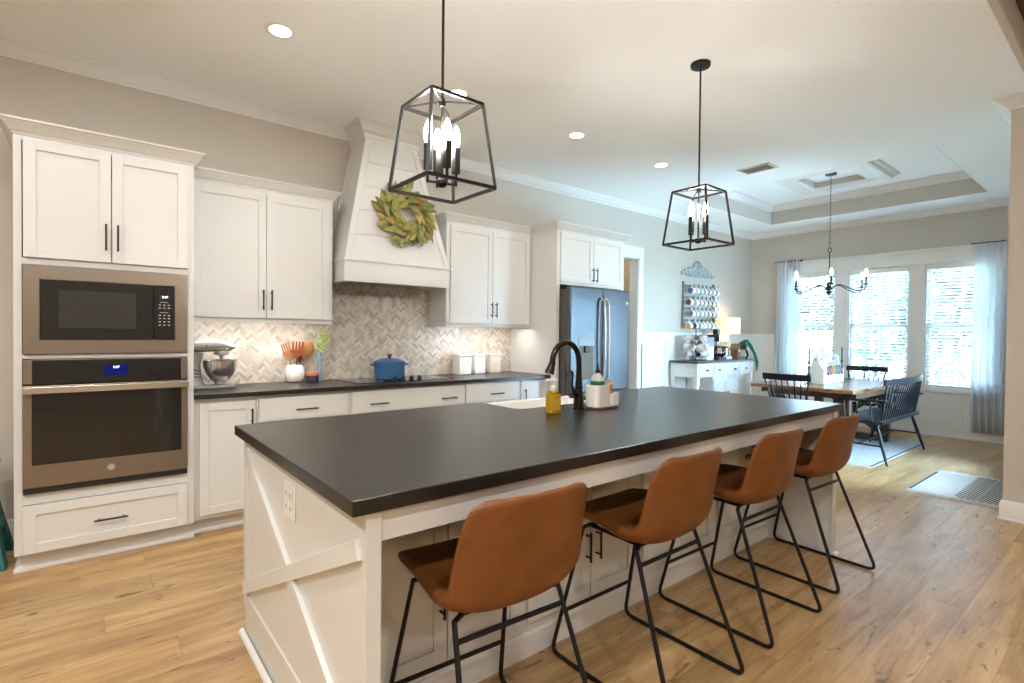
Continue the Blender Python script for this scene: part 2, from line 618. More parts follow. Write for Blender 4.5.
# window wall with three openings
WZ0, WZ1 = 0.615, 2.33
WINS = [(3.125, 3.90), (2.19, 2.965), (1.255, 2.03)]
b = MB().box(FX, FX + T, RYW - T, WY, 0, WZ0).box(FX, FX + T, RYW - T, WY, WZ1, CEIL)
ys = [RYW - T] + [q for w in reversed(WINS) for q in w] + [WY]
for i in range(0, len(ys), 2):
    b.box(FX, FX + T, ys[i], ys[i + 1], WZ0, WZ1)
struct(b.obj('wall_windows', M_WALL, smooth=0))
# right wall of the dining end, with an added glazed opening beside the mat
GX0, GX1, GZ = 5.50, 7.25, 2.06
b = MB().box(PX, GX0, RYW - T, RYW, 0, CEIL).box(GX1, FX, RYW - T, RYW, 0, CEIL).box(GX0, GX1, RYW - T, RYW, GZ, CEIL)
struct(b.obj('wall_right', M_WALL, smooth=0))
struct(MB().box(PX, PX + T, RY, RYW - T, 0, 3.4).obj('wall_corner', M_WALL, smooth=0))
struct(MB().box(LX - T, LX, RY, WY + T, 0, 3.4).obj('wall_left', M_WALL, smooth=0))
struct(MB().box(LX, PX, RY - T, RY, 0, 3.4).obj('wall_rear', M_WALL, smooth=0))

# kitchen + dining ceiling with the tray opening, living room ceiling is higher
TX0, TX1, TY0, TY1, TZ = 5.98, 8.26, 1.30, 3.82, 3.33
CE = 0.585
b = MB().box(LX, TX0, CE, WY + T, CEIL, CEIL + 0.1).box(TX0, TX1, CE, TY0, CEIL, CEIL + 0.1)
b.box(TX0, TX1, TY1, WY + T, CEIL, CEIL + 0.1).box(TX1, FX + T, CE, WY + T, CEIL, CEIL + 0.1)
struct(b.obj('ceiling', M_CEIL, smooth=0))
struct(MB().box(LX, PX + T, CE - .007, CE + 0.05, CEIL + 0.1, 3.42).obj('wall_drop', M_TRIM, smooth=0))
struct(MB().box(LX, PX, RY, CE, 3.40, 3.5).obj('ceiling', M_CEIL, smooth=0))
b = MB()
b.box(TX0 - 0.06, TX0, TY0 - 0.06, TY1 + 0.06, CEIL + 0.1, TZ).box(TX1, TX1 + 0.06, TY0 - 0.06, TY1 + 0.06, CEIL + 0.1, TZ)
b.box(TX0, TX1, TY0 - 0.06, TY0, CEIL + 0.1, TZ).box(TX0, TX1, TY1, TY1 + 0.06, CEIL + 0.1, TZ)
struct(b.obj('wall_tray', M_WALL, smooth=0))
# the visible lower inch of the tray sides wears the wall colour too
b = MB()
for (x0, x1, y0, y1) in ((TX0, TX0 + .004, TY0, TY1), (TX1 - .004, TX1, TY0, TY1), (TX0, TX1, TY0, TY0 + .004), (TX0, TX1, TY1 - .004, TY1)):
    b.box(x0, x1, y0, y1, CEIL + 0.001, CEIL + 0.12)
struct(b.obj('wall_tray', M_WALL, smooth=0))
struct(MB().box(TX0 - 0.06, TX1 + 0.06, TY0 - 0.06, TY1 + 0.06, TZ, TZ + 0.08).obj('ceiling', M_CEIL, smooth=0))


def crown_prof(zt, drop, proj):
    p = [(0, 0), (0, -drop), (.10, -drop), (.13, -.86 * drop), (.26, -.80 * drop), (.42, -.62 * drop), (.60, -.40 * drop), (.80, -.25 * drop),
         (.85, -.17 * drop), (1.0, -.14 * drop), (1.0, 0)]
    return [(o * proj, zt + z) for o, z in p]


CP = crown_prof(CEIL, 0.075, 0.092)
# ceiling crown: back wall left of hood, around the hood, on to the far corner, window wall, right wall
HX0, HX1, HYT = 1.79, 2.265, 4.165      # hood chimney top
b = MB().sweep(CP, [(LX, WY), (HX0 - 0.003, WY)], side=-1)
struct(b.obj('trim_1', M_TRIM, smooth=40))
b = MB().sweep(CP, [(HX1 + 0.003, WY), (FX, WY), (FX, RYW), (PX, RYW), (PX, CE + 0.002)], side=-1)
struct(b.obj('trim_2', M_TRIM, smooth=40))
b = MB().sweep(crown_prof(TZ, 0.085, 0.09), [(TX0, TY0), (TX0, TY1), (TX1, TY1), (TX1, TY0)], closed=True, side=-1)
struct(b.obj('trim_3', M_TRIM, smooth=40))
# moulded square frame hanging in the tray round the chandelier
cx, cy, ho, hi, zb = 7.12, 2.575, 0.49, 0.29, 3.255
b = MB()
for (x0, x1, y0, y1) in ((cx - ho, cx - hi, cy - ho, cy + ho), (cx + hi, cx + ho, cy - ho, cy + ho), (cx - hi, cx + hi, cy - ho, cy - hi), (cx - hi, cx + hi, cy + hi, cy + ho)):
    b.box(x0, x1, y0, y1, zb, TZ - .001)
b.sweep([(0, zb), (0.012, zb), (0.03, zb + .02), (.03, zb + .035), (.065, zb + .055), (.07, TZ - .001), (0, TZ - .001)],
        [(cx - ho, cy - ho), (cx - ho, cy + ho), (cx + ho, cy + ho), (cx + ho, cy - ho)], closed=True, side=1)
b.sweep([(0, zb - .006), (0.02, zb - .006), (0.03, zb), (0.0, zb)], [(cx - hi - .07, cy - hi - .07), (cx - hi - .07, cy + hi + .07), (cx + hi + .07, cy + hi + .07), (cx + hi + .07, cy - hi - .07)], closed=True, side=1)
struct(b.obj('trim_4', M_TRIM, smooth=40))
struct(MB().box(cx - hi, cx + hi, cy + hi - .012, cy + hi, zb + .008, TZ - .002).box(cx + hi - .012, cx + hi, cy - hi, cy + hi, zb + .008, TZ - .002).obj('trim_5', M_WALL, smooth=0))

# baseboards
BP = [(0, 0), (.016, 0), (.016, .105), (.013, .112), (.013, .122), (.006, .132), (0, .135)]
BPQ = [(0, 0), (.028, 0), (.028, .006), (.016, .02), (.016, .115), (.012, .122), (.012, .13), (.005, .14), (0, .14)]


def shell_base(name, path, side=-1, prof=BPQ):
    struct(MB().sweep(prof, path, side=side).obj(name, M_TRIM, smooth=30))


shell_base('baseboard_back', [(LX, WY), (-0.32, WY)])
shell_base('baseboard_dining', [(DX1 + 0.095, WY), (FX, WY), (FX, RYW), (GX1 + .09, RYW)])
shell_base('baseboard_corner', [(GX0 - .09, RYW), (PX, RYW), (PX, RY)])
shell_base('baseboard_left', [(LX, RY), (LX, WY)])

# wainscot: white panelling below the chair rail
RZ = 1.36


def wains(name, axis, fixed, a0, a1, stiles, z1=RZ, sgn=-1, rails=True):
    """panelling on a wall; axis 'x' runs along x on plane y=fixed, 'y' runs along y on plane x=fixed, room is on the sgn side"""
    b = MB()

    def put(u0, u1, d0, d1, z0, zz1):
        f0, f1 = sorted((fixed + sgn * d0, fixed + sgn * d1))
        if axis == 'x':
            b.box(u0, u1, f0, f1, z0, zz1)
        else:
            b.box(f0, f1, u0, u1, z0, zz1)
    put(a0, a1, 0, .006, .10, z1 - .02)
    put(a0, a1, .006, .020, .10, .21)
    if rails:
        put(a0, a1, .006, .020, z1 - .145, z1 - .02)
        put(a0, a1, 0, .034, z1 - .022, z1)
        put(a0, a1, 0, .026, z1 - .032, z1 - .022)
    else:
        put(a0, a1, .006, .020, z1 - .09, z1 - .02)
    for s in stiles:
        put(s - .04, s + .04, .006, .020, .21, z1 - (.145 if rails else .09))
    return struct(b.obj(name, M_TRIM, bevel=.0015, smooth=0))


wains('trim_6', 'x', WY, DX1 + .094, FX, [DX1 + .10, 6.45, 7.02, 7.6, 8.18, 8.84])
wains('trim_7', 'y', FX, 4.03, WY - .021, [4.07, 4.40])
wains('trim_8', 'y', FX, 1.13, 4.03, [1.17, 1.64, 2.11, 2.578, 3.045, 3.5, 3.97], z1=.60, rails=False)
wains('trim_9', 'y', FX, RYW + .02, 1.13, [RYW + .08, 1.09])
wains('trim_10', 'x', RYW, GX1 + .095, FX - .021, [7.38, 8.0, 8.8], sgn=1)

# doorway casing + pantry beyond
b = MB()
b.box(DX1, DX1 + .09, WY - .02, WY, 0, DZ).box(DX0 - .09, DX0, WY - .02, WY, 0, DZ).box(DX0 - .09, DX1 + .09, WY - .024, WY, DZ, DZ + .14)
b.box(DX0 - .1, DX1 + .1, WY - .03, WY, DZ + .128, DZ + .143)
b.box(DX1 - .015, DX1, WY - .012, WY + T + .01, 0, DZ).box(DX0, DX0 + .015, WY - .012, WY + T + .01, 0, DZ).box(DX0, DX1, WY - .012, WY + T + .01, DZ - .015, DZ)
struct(b.obj('door_1', M_TRIM, bevel=.002, smooth=0))
b = MB().box(DX0 - .6, DX0 - .5, WY + T, 6.1, 0, 2.9).box(6.35, 6.45, WY + T, 6.1, 0, 2.9).box(DX0 - .5, 6.35, 6.0, 6.1, 0, 2.9).box(DX0 - .6, 6.45, WY + T, 6.1, 2.8, 2.9)
struct(b.obj('wall_pantry', M_PANTRY, smooth=0))
t = thing('pantry_shelf', 'white wooden shelf unit seen through the doorway beside the refrigerator', 'shelf', (5.9, 5.85, 0))
MB().box(5.45, 5.47, 5.7, 5.995, 0, 2.3).box(6.32, 6.34, 5.7, 5.995, 0, 2.3).obj('side_panel', M_TRIM, t, bevel=.002)
for z in (.5, .95, 1.4, 1.85, 2.2):
    MB().box(5.47, 6.32, 5.7, 5.995, z, z + .025).obj('shelf_board', M_TRIM, t, bevel=.002)
for k, (x, z, w, h, mm, nm) in enumerate(((5.55, 1.875, .24, .2, M_NAVY, 'dark blue storage box on an upper shelf of the pantry'), (5.9, 1.425, .3, .25, M_TRIM, 'white storage box on the middle shelf of the pantry'),
                                          (5.55, .975, .28, .22, M_BIRD, 'brown storage box on the lower pantry shelf'))):
    t = thing('storage_box', nm, 'box', (x + w / 2, 5.82, z), 'boxes on the pantry shelves')
    MB().box(x, x + w, 5.72, 5.95, z, z + h - .03).obj('box_body', mm, t, bevel=.006)
    MB().box(x - .005, x + w + .005, 5.715, 5.955, z + h - .03, z + h).obj('lid', mm, t, bevel=.005)
light('POINT', 'pantry_lamp', (5.6, 5.3, 2.6), 12, NEUT, shadow_soft_size=.1)

# unseen glazed doors added by the mat, widened to let in more daylight
r = thing('door_2', 'added pair of glazed exterior doors, out of view, letting in daylight', 'door', (6.375, .64, 0)); r['kind'] = 'structure'
b = MB()
b.box(GX0, GX0 + .11, .62, .66, .01, GZ).box(GX1 - .11, GX1, .62, .66, .01, GZ).box(6.265, 6.485, .62, .66, .26, GZ - .12).box(GX0 + .11, GX1 - .11, .62, .66, .01, .26).box(GX0 + .11, GX1 - .11, .62, .66, GZ - .12, GZ)
b.obj('door_frame', M_TRIM, r, bevel=.003)
MB().box(GX0 + .11, GX1 - .11, .637, .643, .26, GZ - .12).obj('pane', M_PANE, r, smooth=0)
b = MB().box(GX0 - .09, GX0, RYW, RYW + .02, 0, GZ + .09).box(GX1, GX1 + .09, RYW, RYW + .02, 0, GZ + .09).box(GX0, GX1, RYW, RYW + .02, GZ, GZ + .09)
b.obj('casing', M_TRIM, r, bevel=.002)

# wood beam under the living room ceiling
struct(MB().box(LX, PX - .001, .33, CE - .008, 3.345, 3.40).obj('trim_11', M_BEAM, bevel=.006, smooth=0))

# windows
for n, (y0, y1) in enumerate(WINS):
    r = thing('window_%d' % (n + 1), 'double-hung window', 'window', (FX, (y0 + y1) / 2, WZ0)); r['kind'] = 'structure'
    b = MB()
    b.box(FX - .0, FX + .10, y0, y0 + .022, WZ0, WZ1).box(FX - .0, FX + .10, y1 - .022, y1, WZ0, WZ1).box(FX, FX + .10, y0, y1, WZ1 - .022, WZ1).box(FX, FX + .10, y0, y1, WZ0, WZ0 + .025)
    b.obj('jamb', M_TRIM, r, smooth=0)
    zm = 1.475
    for (z0, z1, xo) in ((WZ0 + .025, zm + .02, .045), (zm - .02, WZ1 - .022, .070)):
        b = MB(); a0, a1 = y0 + .022, y1 - .022
        x0, x1 = FX + xo, FX + xo + .022
        b.box(x0, x1, a0, a0 + .04, z0, z1).box(x0, x1, a1 - .04, a1, z0, z1).box(x0, x1, a0 + .04, a1 - .04, z0, z0 + .045).box(x0, x1, a0 + .04, a1 - .04, z1 - .04, z1)
        b.box(x0 + .004, x1 - .004, (a0 + a1) / 2 - .009, (a0 + a1) / 2 + .009, z0 + .045, z1 - .04)
        s = b.obj('sash', M_TRIM, r, smooth=0)
        MB().box(x0 + .008, x0 + .013, a0 + .04, a1 - .04, z0 + .045, z1 - .04).obj('pane', M_PANE, s, smooth=0)
# window casing, header, stool and apron as one trim
b = MB()
ya, yb = 1.165, 3.99
for (p0, p1) in ((ya, WINS[2][0]), (WINS[2][1], WINS[1][0]), (WINS[1][1], WINS[0][0]), (WINS[0][1], yb)):
    b.box(FX - .02, FX, p0, p1, WZ0, WZ1)
b.box(FX - .022, FX, ya, yb, WZ1, 2.50).box(FX - .05, FX, ya - .02, yb + .02, 2.50, 2.53).box(FX - .03, FX, ya, yb, WZ1 - .004, WZ1 + .012)
b.box(FX - .06, FX + .03, ya - .02, yb + .02, WZ0 - .025, WZ0)
struct(b.obj('trim_12', M_TRIM, bevel=.0015, smooth=0))

# blinds
nm = ['leftmost', 'middle', 'rightmost']
for n, (y0, y1) in enumerate(WINS):
    t = thing('window_blind', 'white slatted blind lowered over the %s dining window' % nm[n], 'blind', (FX + .02, (y0 + y1) / 2, WZ0 + .03), 'blinds in the dining windows')
    b = MB()
    z = WZ0 + .05
    th = math.radians(27)
    while z < WZ1 - .09:
        c, s = math.cos(th) * .0235, math.sin(th) * .0235
        x = FX + .015
        b.hexa([(x - c, y0 + .03, z + s), (x - c, y1 - .03, z + s), (x + c, y1 - .03, z - s), (x + c, y0 + .03, z - s),
                (x - c, y0 + .03, z + s + .003), (x - c, y1 - .03, z + s + .003), (x + c, y1 - .03, z - s + .003), (x + c, y0 + .03, z - s + .003)])
        z += .0445
    b.obj('slats', M_BLIND, t, smooth=0)
    MB().box(FX - .012, FX + .042, y0 + .025, y1 - .025, WZ1 - .08, WZ1 - .024).obj('headrail', M_PLASTIC, t, bevel=.003)
    MB().box(FX - .006, FX + .036, y0 + .03, y1 - .03, WZ0 + .026, WZ0 + .042).obj('bottom_rail', M_PLASTIC, t, bevel=.003)
    b = MB()
    for yy in (y0 + .15, y1 - .15):
        b.cyl((FX - .010, yy, WZ0 + .04), (FX - .010, yy, WZ1 - .06), .0012, n=5)
    b.obj('ladder_cord', M_PLASTIC, t)
    MB().cyl((FX - .016, y1 - .10, 1.75), (FX - .016, y1 - .10, WZ1 - .06), .004, n=6).obj('tilt_wand', M_CLEAR if n else M_GREY, t)

# curtains
for n, (y0, y1, lab) in enumerate(((3.63, 3.995, 'sheer white curtain hanging at the left end of the dining windows'), (1.10, 1.52, 'sheer white curtain hanging at the right end of the dining windows'))):
    rows = []
    NZ, NY = 14, 90
    for i in range(NZ + 1):
        z = 0.115 + (2.555 - .115) * i / NZ
        row = []
        for j in range(NY + 1):
            u = j / NY
            amp = .022 + .014 * math.sin(3.1 * i / NZ + n)
            x = FX - .085 + amp * math.sin(u * 2 * PI * 6.3 + .35 * math.sin(2.2 * i / NZ)) + .008 * math.sin(u * 40 + i * .2)
            row.append((x, y0 + (y1 - y0) * (u * (1 + .03 * math.sin(i * .4))), z))
        rows.append(row)
    t = thing('curtain', lab, 'curtain', (FX - .085, (y0 + y1) / 2, .115), 'dining window curtains')
    MB().grid(rows).obj('panel', M_CURTAIN, t, smooth=180, recalc=False, solid=.0015)
    t2 = thing('curtain_rod', 'short black curtain rod holding up the %s curtain' % ('left' if n == 0 else 'right'), 'curtain rod', (FX - .085, (y0 + y1) / 2, 2.535), 'dining curtain rods')
    MB().cyl((FX - .085, y0 - .02, 2.535), (FX - .085, y1 + .02, 2.535), .007, n=10).obj('rod', M_BLACK, t2)
    MB().lathe([(0, -.016), (.012, -.011), (.016, 0), (.012, .011), (0, .016)], (FX - .085, y0 - .034, 2.535), 12).obj('finial', M_BLACK, t2)
    MB().cyl((FX - .085, y0 - .01, 2.535), (FX - .051, y0 - .01, 2.525), .006, n=8).obj('bracket', M_BLACK, t2)

# ------------------------------------------------------------------ kitchen cabinetry (all fronts face -y)


def shaker(b, x0, x1, z0, z1, yf, st=.052, rl=.052, th=.02, rec=.009):
    b.box(x0, x0 + st, yf, yf + th, z0, z1).box(x1 - st, x1, yf, yf + th, z0, z1)
    b.box(x0 + st, x1 - st, yf, yf + th, z0, z0 + rl).box(x0 + st, x1 - st, yf, yf + th, z1 - rl, z1)
    b.box(x0 + st - .001, x1 - st + .001, yf + rec, yf + th - .002, z0 + rl - .001, z1 - rl + .001)
    return b


def handle(parent, xa, za, xb, zb, yf, mat=None, r=.0055):
    """bar pull from (xa,za) to (xb,zb) standing off the face at yf"""
    y = yf - .03
    d = Vector((xb - xa, 0, zb - za)); l = d.length; d /= l
    b = MB().cyl((xa, y, za), (xb, y, zb), r, n=10)
    for s in (.14, .86):
        px, pz = xa + d.x * l * s, za + d.z * l * s
        b.cyl((px, y, pz), (px, yf, pz), r * .85, n=8)
    return b.obj('handle', mat or M_BRONZE, parent)


def door(parent, x0, x1, z0, z1, yf, hx=None, hz=None, hl=.147, name='door', **k):
    d = shaker(MB(), x0, x1, z0, z1, yf, **k).obj(name, M_CAB, parent, bevel=.0015, smooth=0)
    if hx is not None:
        handle(d, hx, hz, hx, hz + hl, yf)
    return d


def drawer(parent, x0, x1, z0, z1, yf, pulls, flat=False, **k):
    if flat:
        d = MB().box(x0, x1, yf, yf + .02, z0, z1).box(x0 + .012, x1 - .012, yf - .002, yf, z0 + .012, z1 - .012).obj('drawer', M_CAB, parent, bevel=.003, smooth=0)
    else:
        d = shaker(MB(), x0, x1, z0, z1, yf, **k).obj('drawer', M_CAB, parent, bevel=.0015, smooth=0)
    for (px, pz, l) in pulls:
        handle(d, px - l / 2, pz, px + l / 2, pz, yf)
    return d


CABP = lambda zt, drop=.062, proj=.055: crown_prof(zt, drop, proj)
CZ = 2.42       # cabinet crown top

# --- tall oven cabinet
tx0, tx1, ty = -.302, .519, 3.805
t = thing('oven_cabinet', 'tall white cabinet at the far left holding the microwave and wall oven', 'cabinet', (.109, ty + .3, 0))
b = MB()
b.box(tx0, tx0 + .034, ty, WY - .001, .105, 2.362).box(tx1 - .034, tx1, ty, WY - .001, .105, 2.362)
for (z0, z1) in ((.105, .125), (.372, .434), (1.157, 1.181), (1.664, 1.70), (2.318, 2.362)):
    b.box(tx0 + .034, tx1 - .034, ty, WY - .002, z0, z1)
b.box(tx0 + .034, tx1 - .034, WY - .02, WY - .002, .125, 2.318)
b.box(tx0 + .014, tx1, ty + .075, WY - .002, 0, .105)
b.obj('body', M_CAB, t, bevel=.0015, smooth=0)
b = MB().sweep([(0, 0), (.022, 0), (.022, .012), (.016, .02), (.008, .022), (0, .03)], [(tx0 + .014, WY - .01), (tx0 + .014, ty + .075), (tx1 + .012, ty + .075)], side=-1)
b.obj('kick_moulding', M_TRIM, t, smooth=30)
b = MB().sweep(CABP(CZ, .074, .055), [(tx0, WY - .001), (tx0, ty), (tx1, ty), (tx1, WY - .34)], side=-1)
b.box(tx0 - .05, tx1 + .05, ty - .05, WY - .002, CZ - .012, CZ)
b.obj('crown', M_CAB, t, smooth=40)
door(t, -.262, .108, 1.701, 2.325, ty - .021, .085, 1.765, .15)
door(t, .112, .484, 1.701, 2.325, ty - .021, .139, 1.765, .15)
drawer(t, -.267, .483, .112, .370, ty - .021, [(.108, .238, .155)])

# --- microwave in its slate trim kit
t = thing('microwave', 'built-in microwave with a brown steel trim frame and black glass door', 'microwave', (.109, 4.0, 1.185))
x0, x1, z0, z1 = -.264, .483, 1.184, 1.661
yf = ty - .022
b = MB().box(x0, -.198, yf, ty - .001, z0, z1).box(.417, x1, yf, ty - .001, z0, z1).box(-.198, .417, yf, ty - .001, z0, 1.260).box(-.198, .417, yf, ty - .001, 1.588, z1)
b.obj('trim_frame', M_SLATE, t, smooth=0)
MB().box(-.19, .41, ty + .001, 4.25, 1.262, 1.586).obj('oven_box', M_DKPLASTIC, t, smooth=0)
d = MB().box(-.196, .308, yf - .008, ty, 1.262, 1.586).obj('door', M_GLASSB, t, bevel=.003)
M_MWIN = pbsdf('microwave_window', (.035, .034, .032), .12)
MB().box(-.12, .225, yf - .0088, yf - .008, 1.325, 1.532).obj('window', M_MWIN, d, smooth=0)
p = MB().box(.311, .415, yf - .008, ty, 1.262, 1.586).obj('control_panel', M_GLASSB, t, bevel=.003)
MB().box(.338, .39, yf - .0095, yf - .008, 1.505, 1.528).obj('display', M_DKPLASTIC, p, smooth=0)
text_mesh('5:07', .018, 'clock_digits', M_DIGIT, p, (.366, yf - .0098, 1.5165), FACE_NEG_Y)
M_KEY = pbsdf('grey_keypad_print', (.42, .42, .42), .5)
b = MB()
for i, z in enumerate((1.484, 1.466, 1.448, 1.422, 1.404, 1.386, 1.366, 1.346)):
    if i in (0, 3):
        b.box(.340, .383, yf - .0092, yf - .0082, z, z + .003)
    else:
        for k in range(3):
            b.box(.334 + k * .023, .345 + k * .023, yf - .0092, yf - .0082, z, z + .006)
b.obj('keypad', M_KEY, p, smooth=0)

# --- wall oven
t = thing('wall_oven', 'built-in wall oven with a brown steel door and wide flat handle', 'oven', (.109, 4.0, .436))
yf = ty - .024
MB().box(-.255, .474, ty + .001, 4.38, .437, 1.152).obj('oven_box', M_DKPLASTIC, t, smooth=0)
p = MB().box(-.264, .483, yf, ty, 1.022, 1.154).obj('control_panel', M_SLATE, t, bevel=.002, smooth=0)
MB().box(-.228, .449, yf - .003, yf, 1.024, 1.150).obj('panel_glass', M_GLASSB, p, bevel=.001)
MB().box(.078, .184, yf - .004, yf - .003, 1.060, 1.118).obj('display', M_DISP, p, smooth=0)
text_mesh('5:07', .018, 'clock_digits', M_DIGIT, p, (.131, yf - .0045, 1.104), FACE_NEG_Y)
d = MB().box(-.266, .483, yf - .012, ty, .466, 1.014).obj('door', M_SLATE, t, bevel=.004, smooth=0)
MB().box(-.229, .450, yf - .0145, yf - .012, .588, .985).obj('door_glass', M_GLASSB, d, bevel=.001)
b = MB().box(-.264, .484, yf - .058, yf - .042, .974, 1.010)
b.box(-.262, -.235, yf - .043, yf - .012, .978, 1.006).box(.455, .482, yf - .043, yf - .012, .978, 1.006)
b.obj('handle', M_STEEL, d, bevel=.003, smooth=0)
lg = MB().cyl((.108, yf - .0135, .532), (.108, yf - .011, .532), .019, n=28).obj('badge', pbsdf('badge_silver', (.55, .52, .50), .4, metal=.6), d)
b = MB().tube([(.108 + .0155 * math.cos(a), yf - .0138, .532 + .0155 * math.sin(a)) for a in [i * PI / 12 for i in range(24)]], .0009, 5, closed=True)
b.obj('badge_ring', M_GREY, d)
MB().box(-.264, .481, yf - .004, ty + .001, .4345, .464).obj('vent_slot', M_DKPLASTIC, t, smooth=0)

# --- base cabinets
FBY = 3.856     # face frame
DY = FBY - .021
units = [
    ('base_cabinet', 'white base cabinet with one full-height door under the stand mixer', .521, .894),
    ('base_cabinet', 'white base cabinet with a top drawer below the utensil crock', .896, 1.543),
    ('base_cabinet', 'wide white base cabinet with two bar pulls under the cooktop', 1.545, 2.583),
    ('base_cabinet', 'white base cabinet with one drawer pull below the first two white canisters', 2.585, 3.217),
    ('base_cabinet', 'narrow white base cabinet with one door beside the refrigerator panel', 3.219, 3.586)]
for i, (nme, lab, x0, x1) in enumerate(units):
    t = thing(nme, lab, 'cabinet', ((x0 + x1) / 2, 4.15, 0), 'base cabinets along the back wall')
    b = MB().box(x0, x1, FBY, WY - .002, .105, .882).box(x0, x1, FBY + .075, WY - .002, 0, .105)
    b.obj('body', M_CAB, t, smooth=0)
    MB().sweep([(0, 0), (.012, 0), (.012, .012), (.006, .02), (0, .022)], [(x0, FBY + .075), (x1, FBY + .075)], side=-1).obj('kick_moulding', M_TRIM, t, smooth=30)
    if i == 0:
        door(t, .556, .882, .13, .853, DY, .860, .70, .10)
    elif i == 1:
        drawer(t, .908, 1.528, .700, .860, DY, [(1.22, .770, .155)], flat=True)
        door(t, .908, 1.216, .13, .69, DY, 1.18, .53, .14); door(t, 1.220, 1.528, .13, .69, DY, 1.256, .53, .14)
    elif i == 2:
        drawer(t, 1.559, 2.572, .700, .868, DY, [(1.77, .765, .155), (2.41, .765, .155)], flat=True)
        drawer(t, 1.559, 2.572, .42, .69, DY, [(1.77, .62, .155), (2.41, .62, .155)])
        drawer(t, 1.559, 2.572, .13, .41, DY, [(1.77, .33, .155), (2.41, .33, .155)])
    elif i == 3:
        drawer(t, 2.597, 3.205, .700, .868, DY, [(2.925, .770, .155)], flat=True)
        drawer(t, 2.597, 3.205, .42, .69, DY, [(2.925, .62, .155)])
        drawer(t, 2.597, 3.205, .13, .41, DY, [(2.925, .33, .155)])
    else:
        door(t, 3.229, 3.570, .13, .868, DY, 3.268, .655, .137)

o = MB().prism([(.520, 3.806), (3.587, 3.806), (3.587, WY - .010), (.520, WY - .010)], 'z', .883, .914).obj('countertop', M_GRANITE, bevel=.003, smooth=0)
origin_to(o, (2.05, 4.13, .883))
tag(o, 'long black granite countertop running along the back wall', 'countertop')

# --- backsplash, herringbone marble mosaic
TM = [pbsdf('marble_cream', (.64, .58, .50), .3), pbsdf('marble_white', (.70, .66, .60), .28), pbsdf('marble_grey', (.43, .40, .365), .3),
      pbsdf('marble_tan', (.56, .48, .385), .3), pbsdf('marble_taupe', (.54, .49, .43), .3), pbsdf('marble_grout', (.56, .52, .47), .7)]


def clip(poly, x0, x1, z0, z1):
    for (ax, v, sg) in ((0, x0, 1), (0, x1, -1), (1, z0, 1), (1, z1, -1)):
        out = []
        for i in range(len(poly)):
            a, c = poly[i - 1], poly[i]
            ia, ic = (a[ax] - v) * sg >= 0, (c[ax] - v) * sg >= 0
            if ia != ic:
                k = (v - a[ax]) / (c[ax] - a[ax])
                out.append((a[0] + (c[0] - a[0]) * k, a[1] + (c[1] - a[1]) * k))
            if ic:
                out.append(c)
        poly = out
        if len(poly) < 3:
            return []
    return poly


def splash(x0, x1, z0, z1, yb):
    b = MB(); b.cur = 5
    b.box(x0, x1, yb - .004, yb, z0, z1)
    w, k = .0205, 3          # tile width, length = 3 widths
    g = .0013
    R = 1 / math.sqrt(2)
    n = int(4.6 / w)
    for i in range(-10, n):
        for j in range(-n // 2, n // 2):
            for typ in (0, 1):
                if typ == 0:
                    if (i - j) % (2 * k) != 0: continue
                    r = (i * w + g, (i + k) * w - g, j * w + g, (j + 1) * w - g)
                else:
                    if (i - j) % (2 * k) != k: continue
                    r = (i * w + g, (i + 1) * w - g, j * w - (k - 1) * w + g, (j + 1) * w - g)
                q = [(r[0], r[2]), (r[1], r[2]), (r[1], r[3]), (r[0], r[3])]
                q = [((a - c) * R, (a + c) * R) for a, c in q]
                q = [(a + 1.4, c - .35) for a, c in q]
                if max(a for a, c in q) < x0 or min(a for a, c in q) > x1 or max(c for a, c in q) < z0 or min(c for a, c in q) > z1:
                    continue
                q = clip(q, x0, x1, z0, z1)
                if len(q) < 3: continue
                b.cur = random.choices(range(5), (30, 26, 14, 13, 17))[0]
                m_ = len(q)
                vs = [(a, yb - .004, c) for a, c in q] + [(a, yb - .0075, c) for a, c in q]
                b.add(vs, [tuple(range(m_, 2 * m_))] + [(s, (s + 1) % m_, m_ + (s + 1) % m_, m_ + s) for s in range(m_)])
    return b


b = splash(.520, 3.587, .914, 1.76, WY - .001)
struct(b.obj('trim_14', TM, smooth=0))

# --- wall cabinets


def wallcab(lab, x0, x1, z0, doors, left_ret, right_ret, yf=4.135, zt=2.362):
    t = thing('upper_cabinet', lab, 'cabinet', ((x0 + x1) / 2, (yf + WY) / 2, z0), 'wall cabinets')
    b = MB().box(x0, x1, yf, WY - .009, z0 + .028, zt).box(x0, x0 + .018, yf, WY - .009, z0, z0 + .028).box(x1 - .018, x1, yf, WY - .009, z0, z0 + .028).box(x0 + .018, x1 - .018, yf, yf + .018, z0, z0 + .028)
    b.obj('body', M_CAB, t, bevel=.0015, smooth=0)
    path = []
    if left_ret: path.append((x0, WY - .001))
    path += [(x0, yf), (x1, yf)]
    if right_ret: path.append((x1, WY - .001))
    b = MB().sweep(CABP(CZ, .074, .055), path, side=-1)
    b.box(x0 - (.05 if left_ret else 0), x1 + (.05 if right_ret else 0), yf - .05, WY - .002, CZ - .012, CZ)
    b.obj('crown', M_CAB, t, smooth=40)
    for d in doors:
        door(t, d[0], d[1], d[2], d[3], yf - .021, d[4], d[5], d[6])
    return t


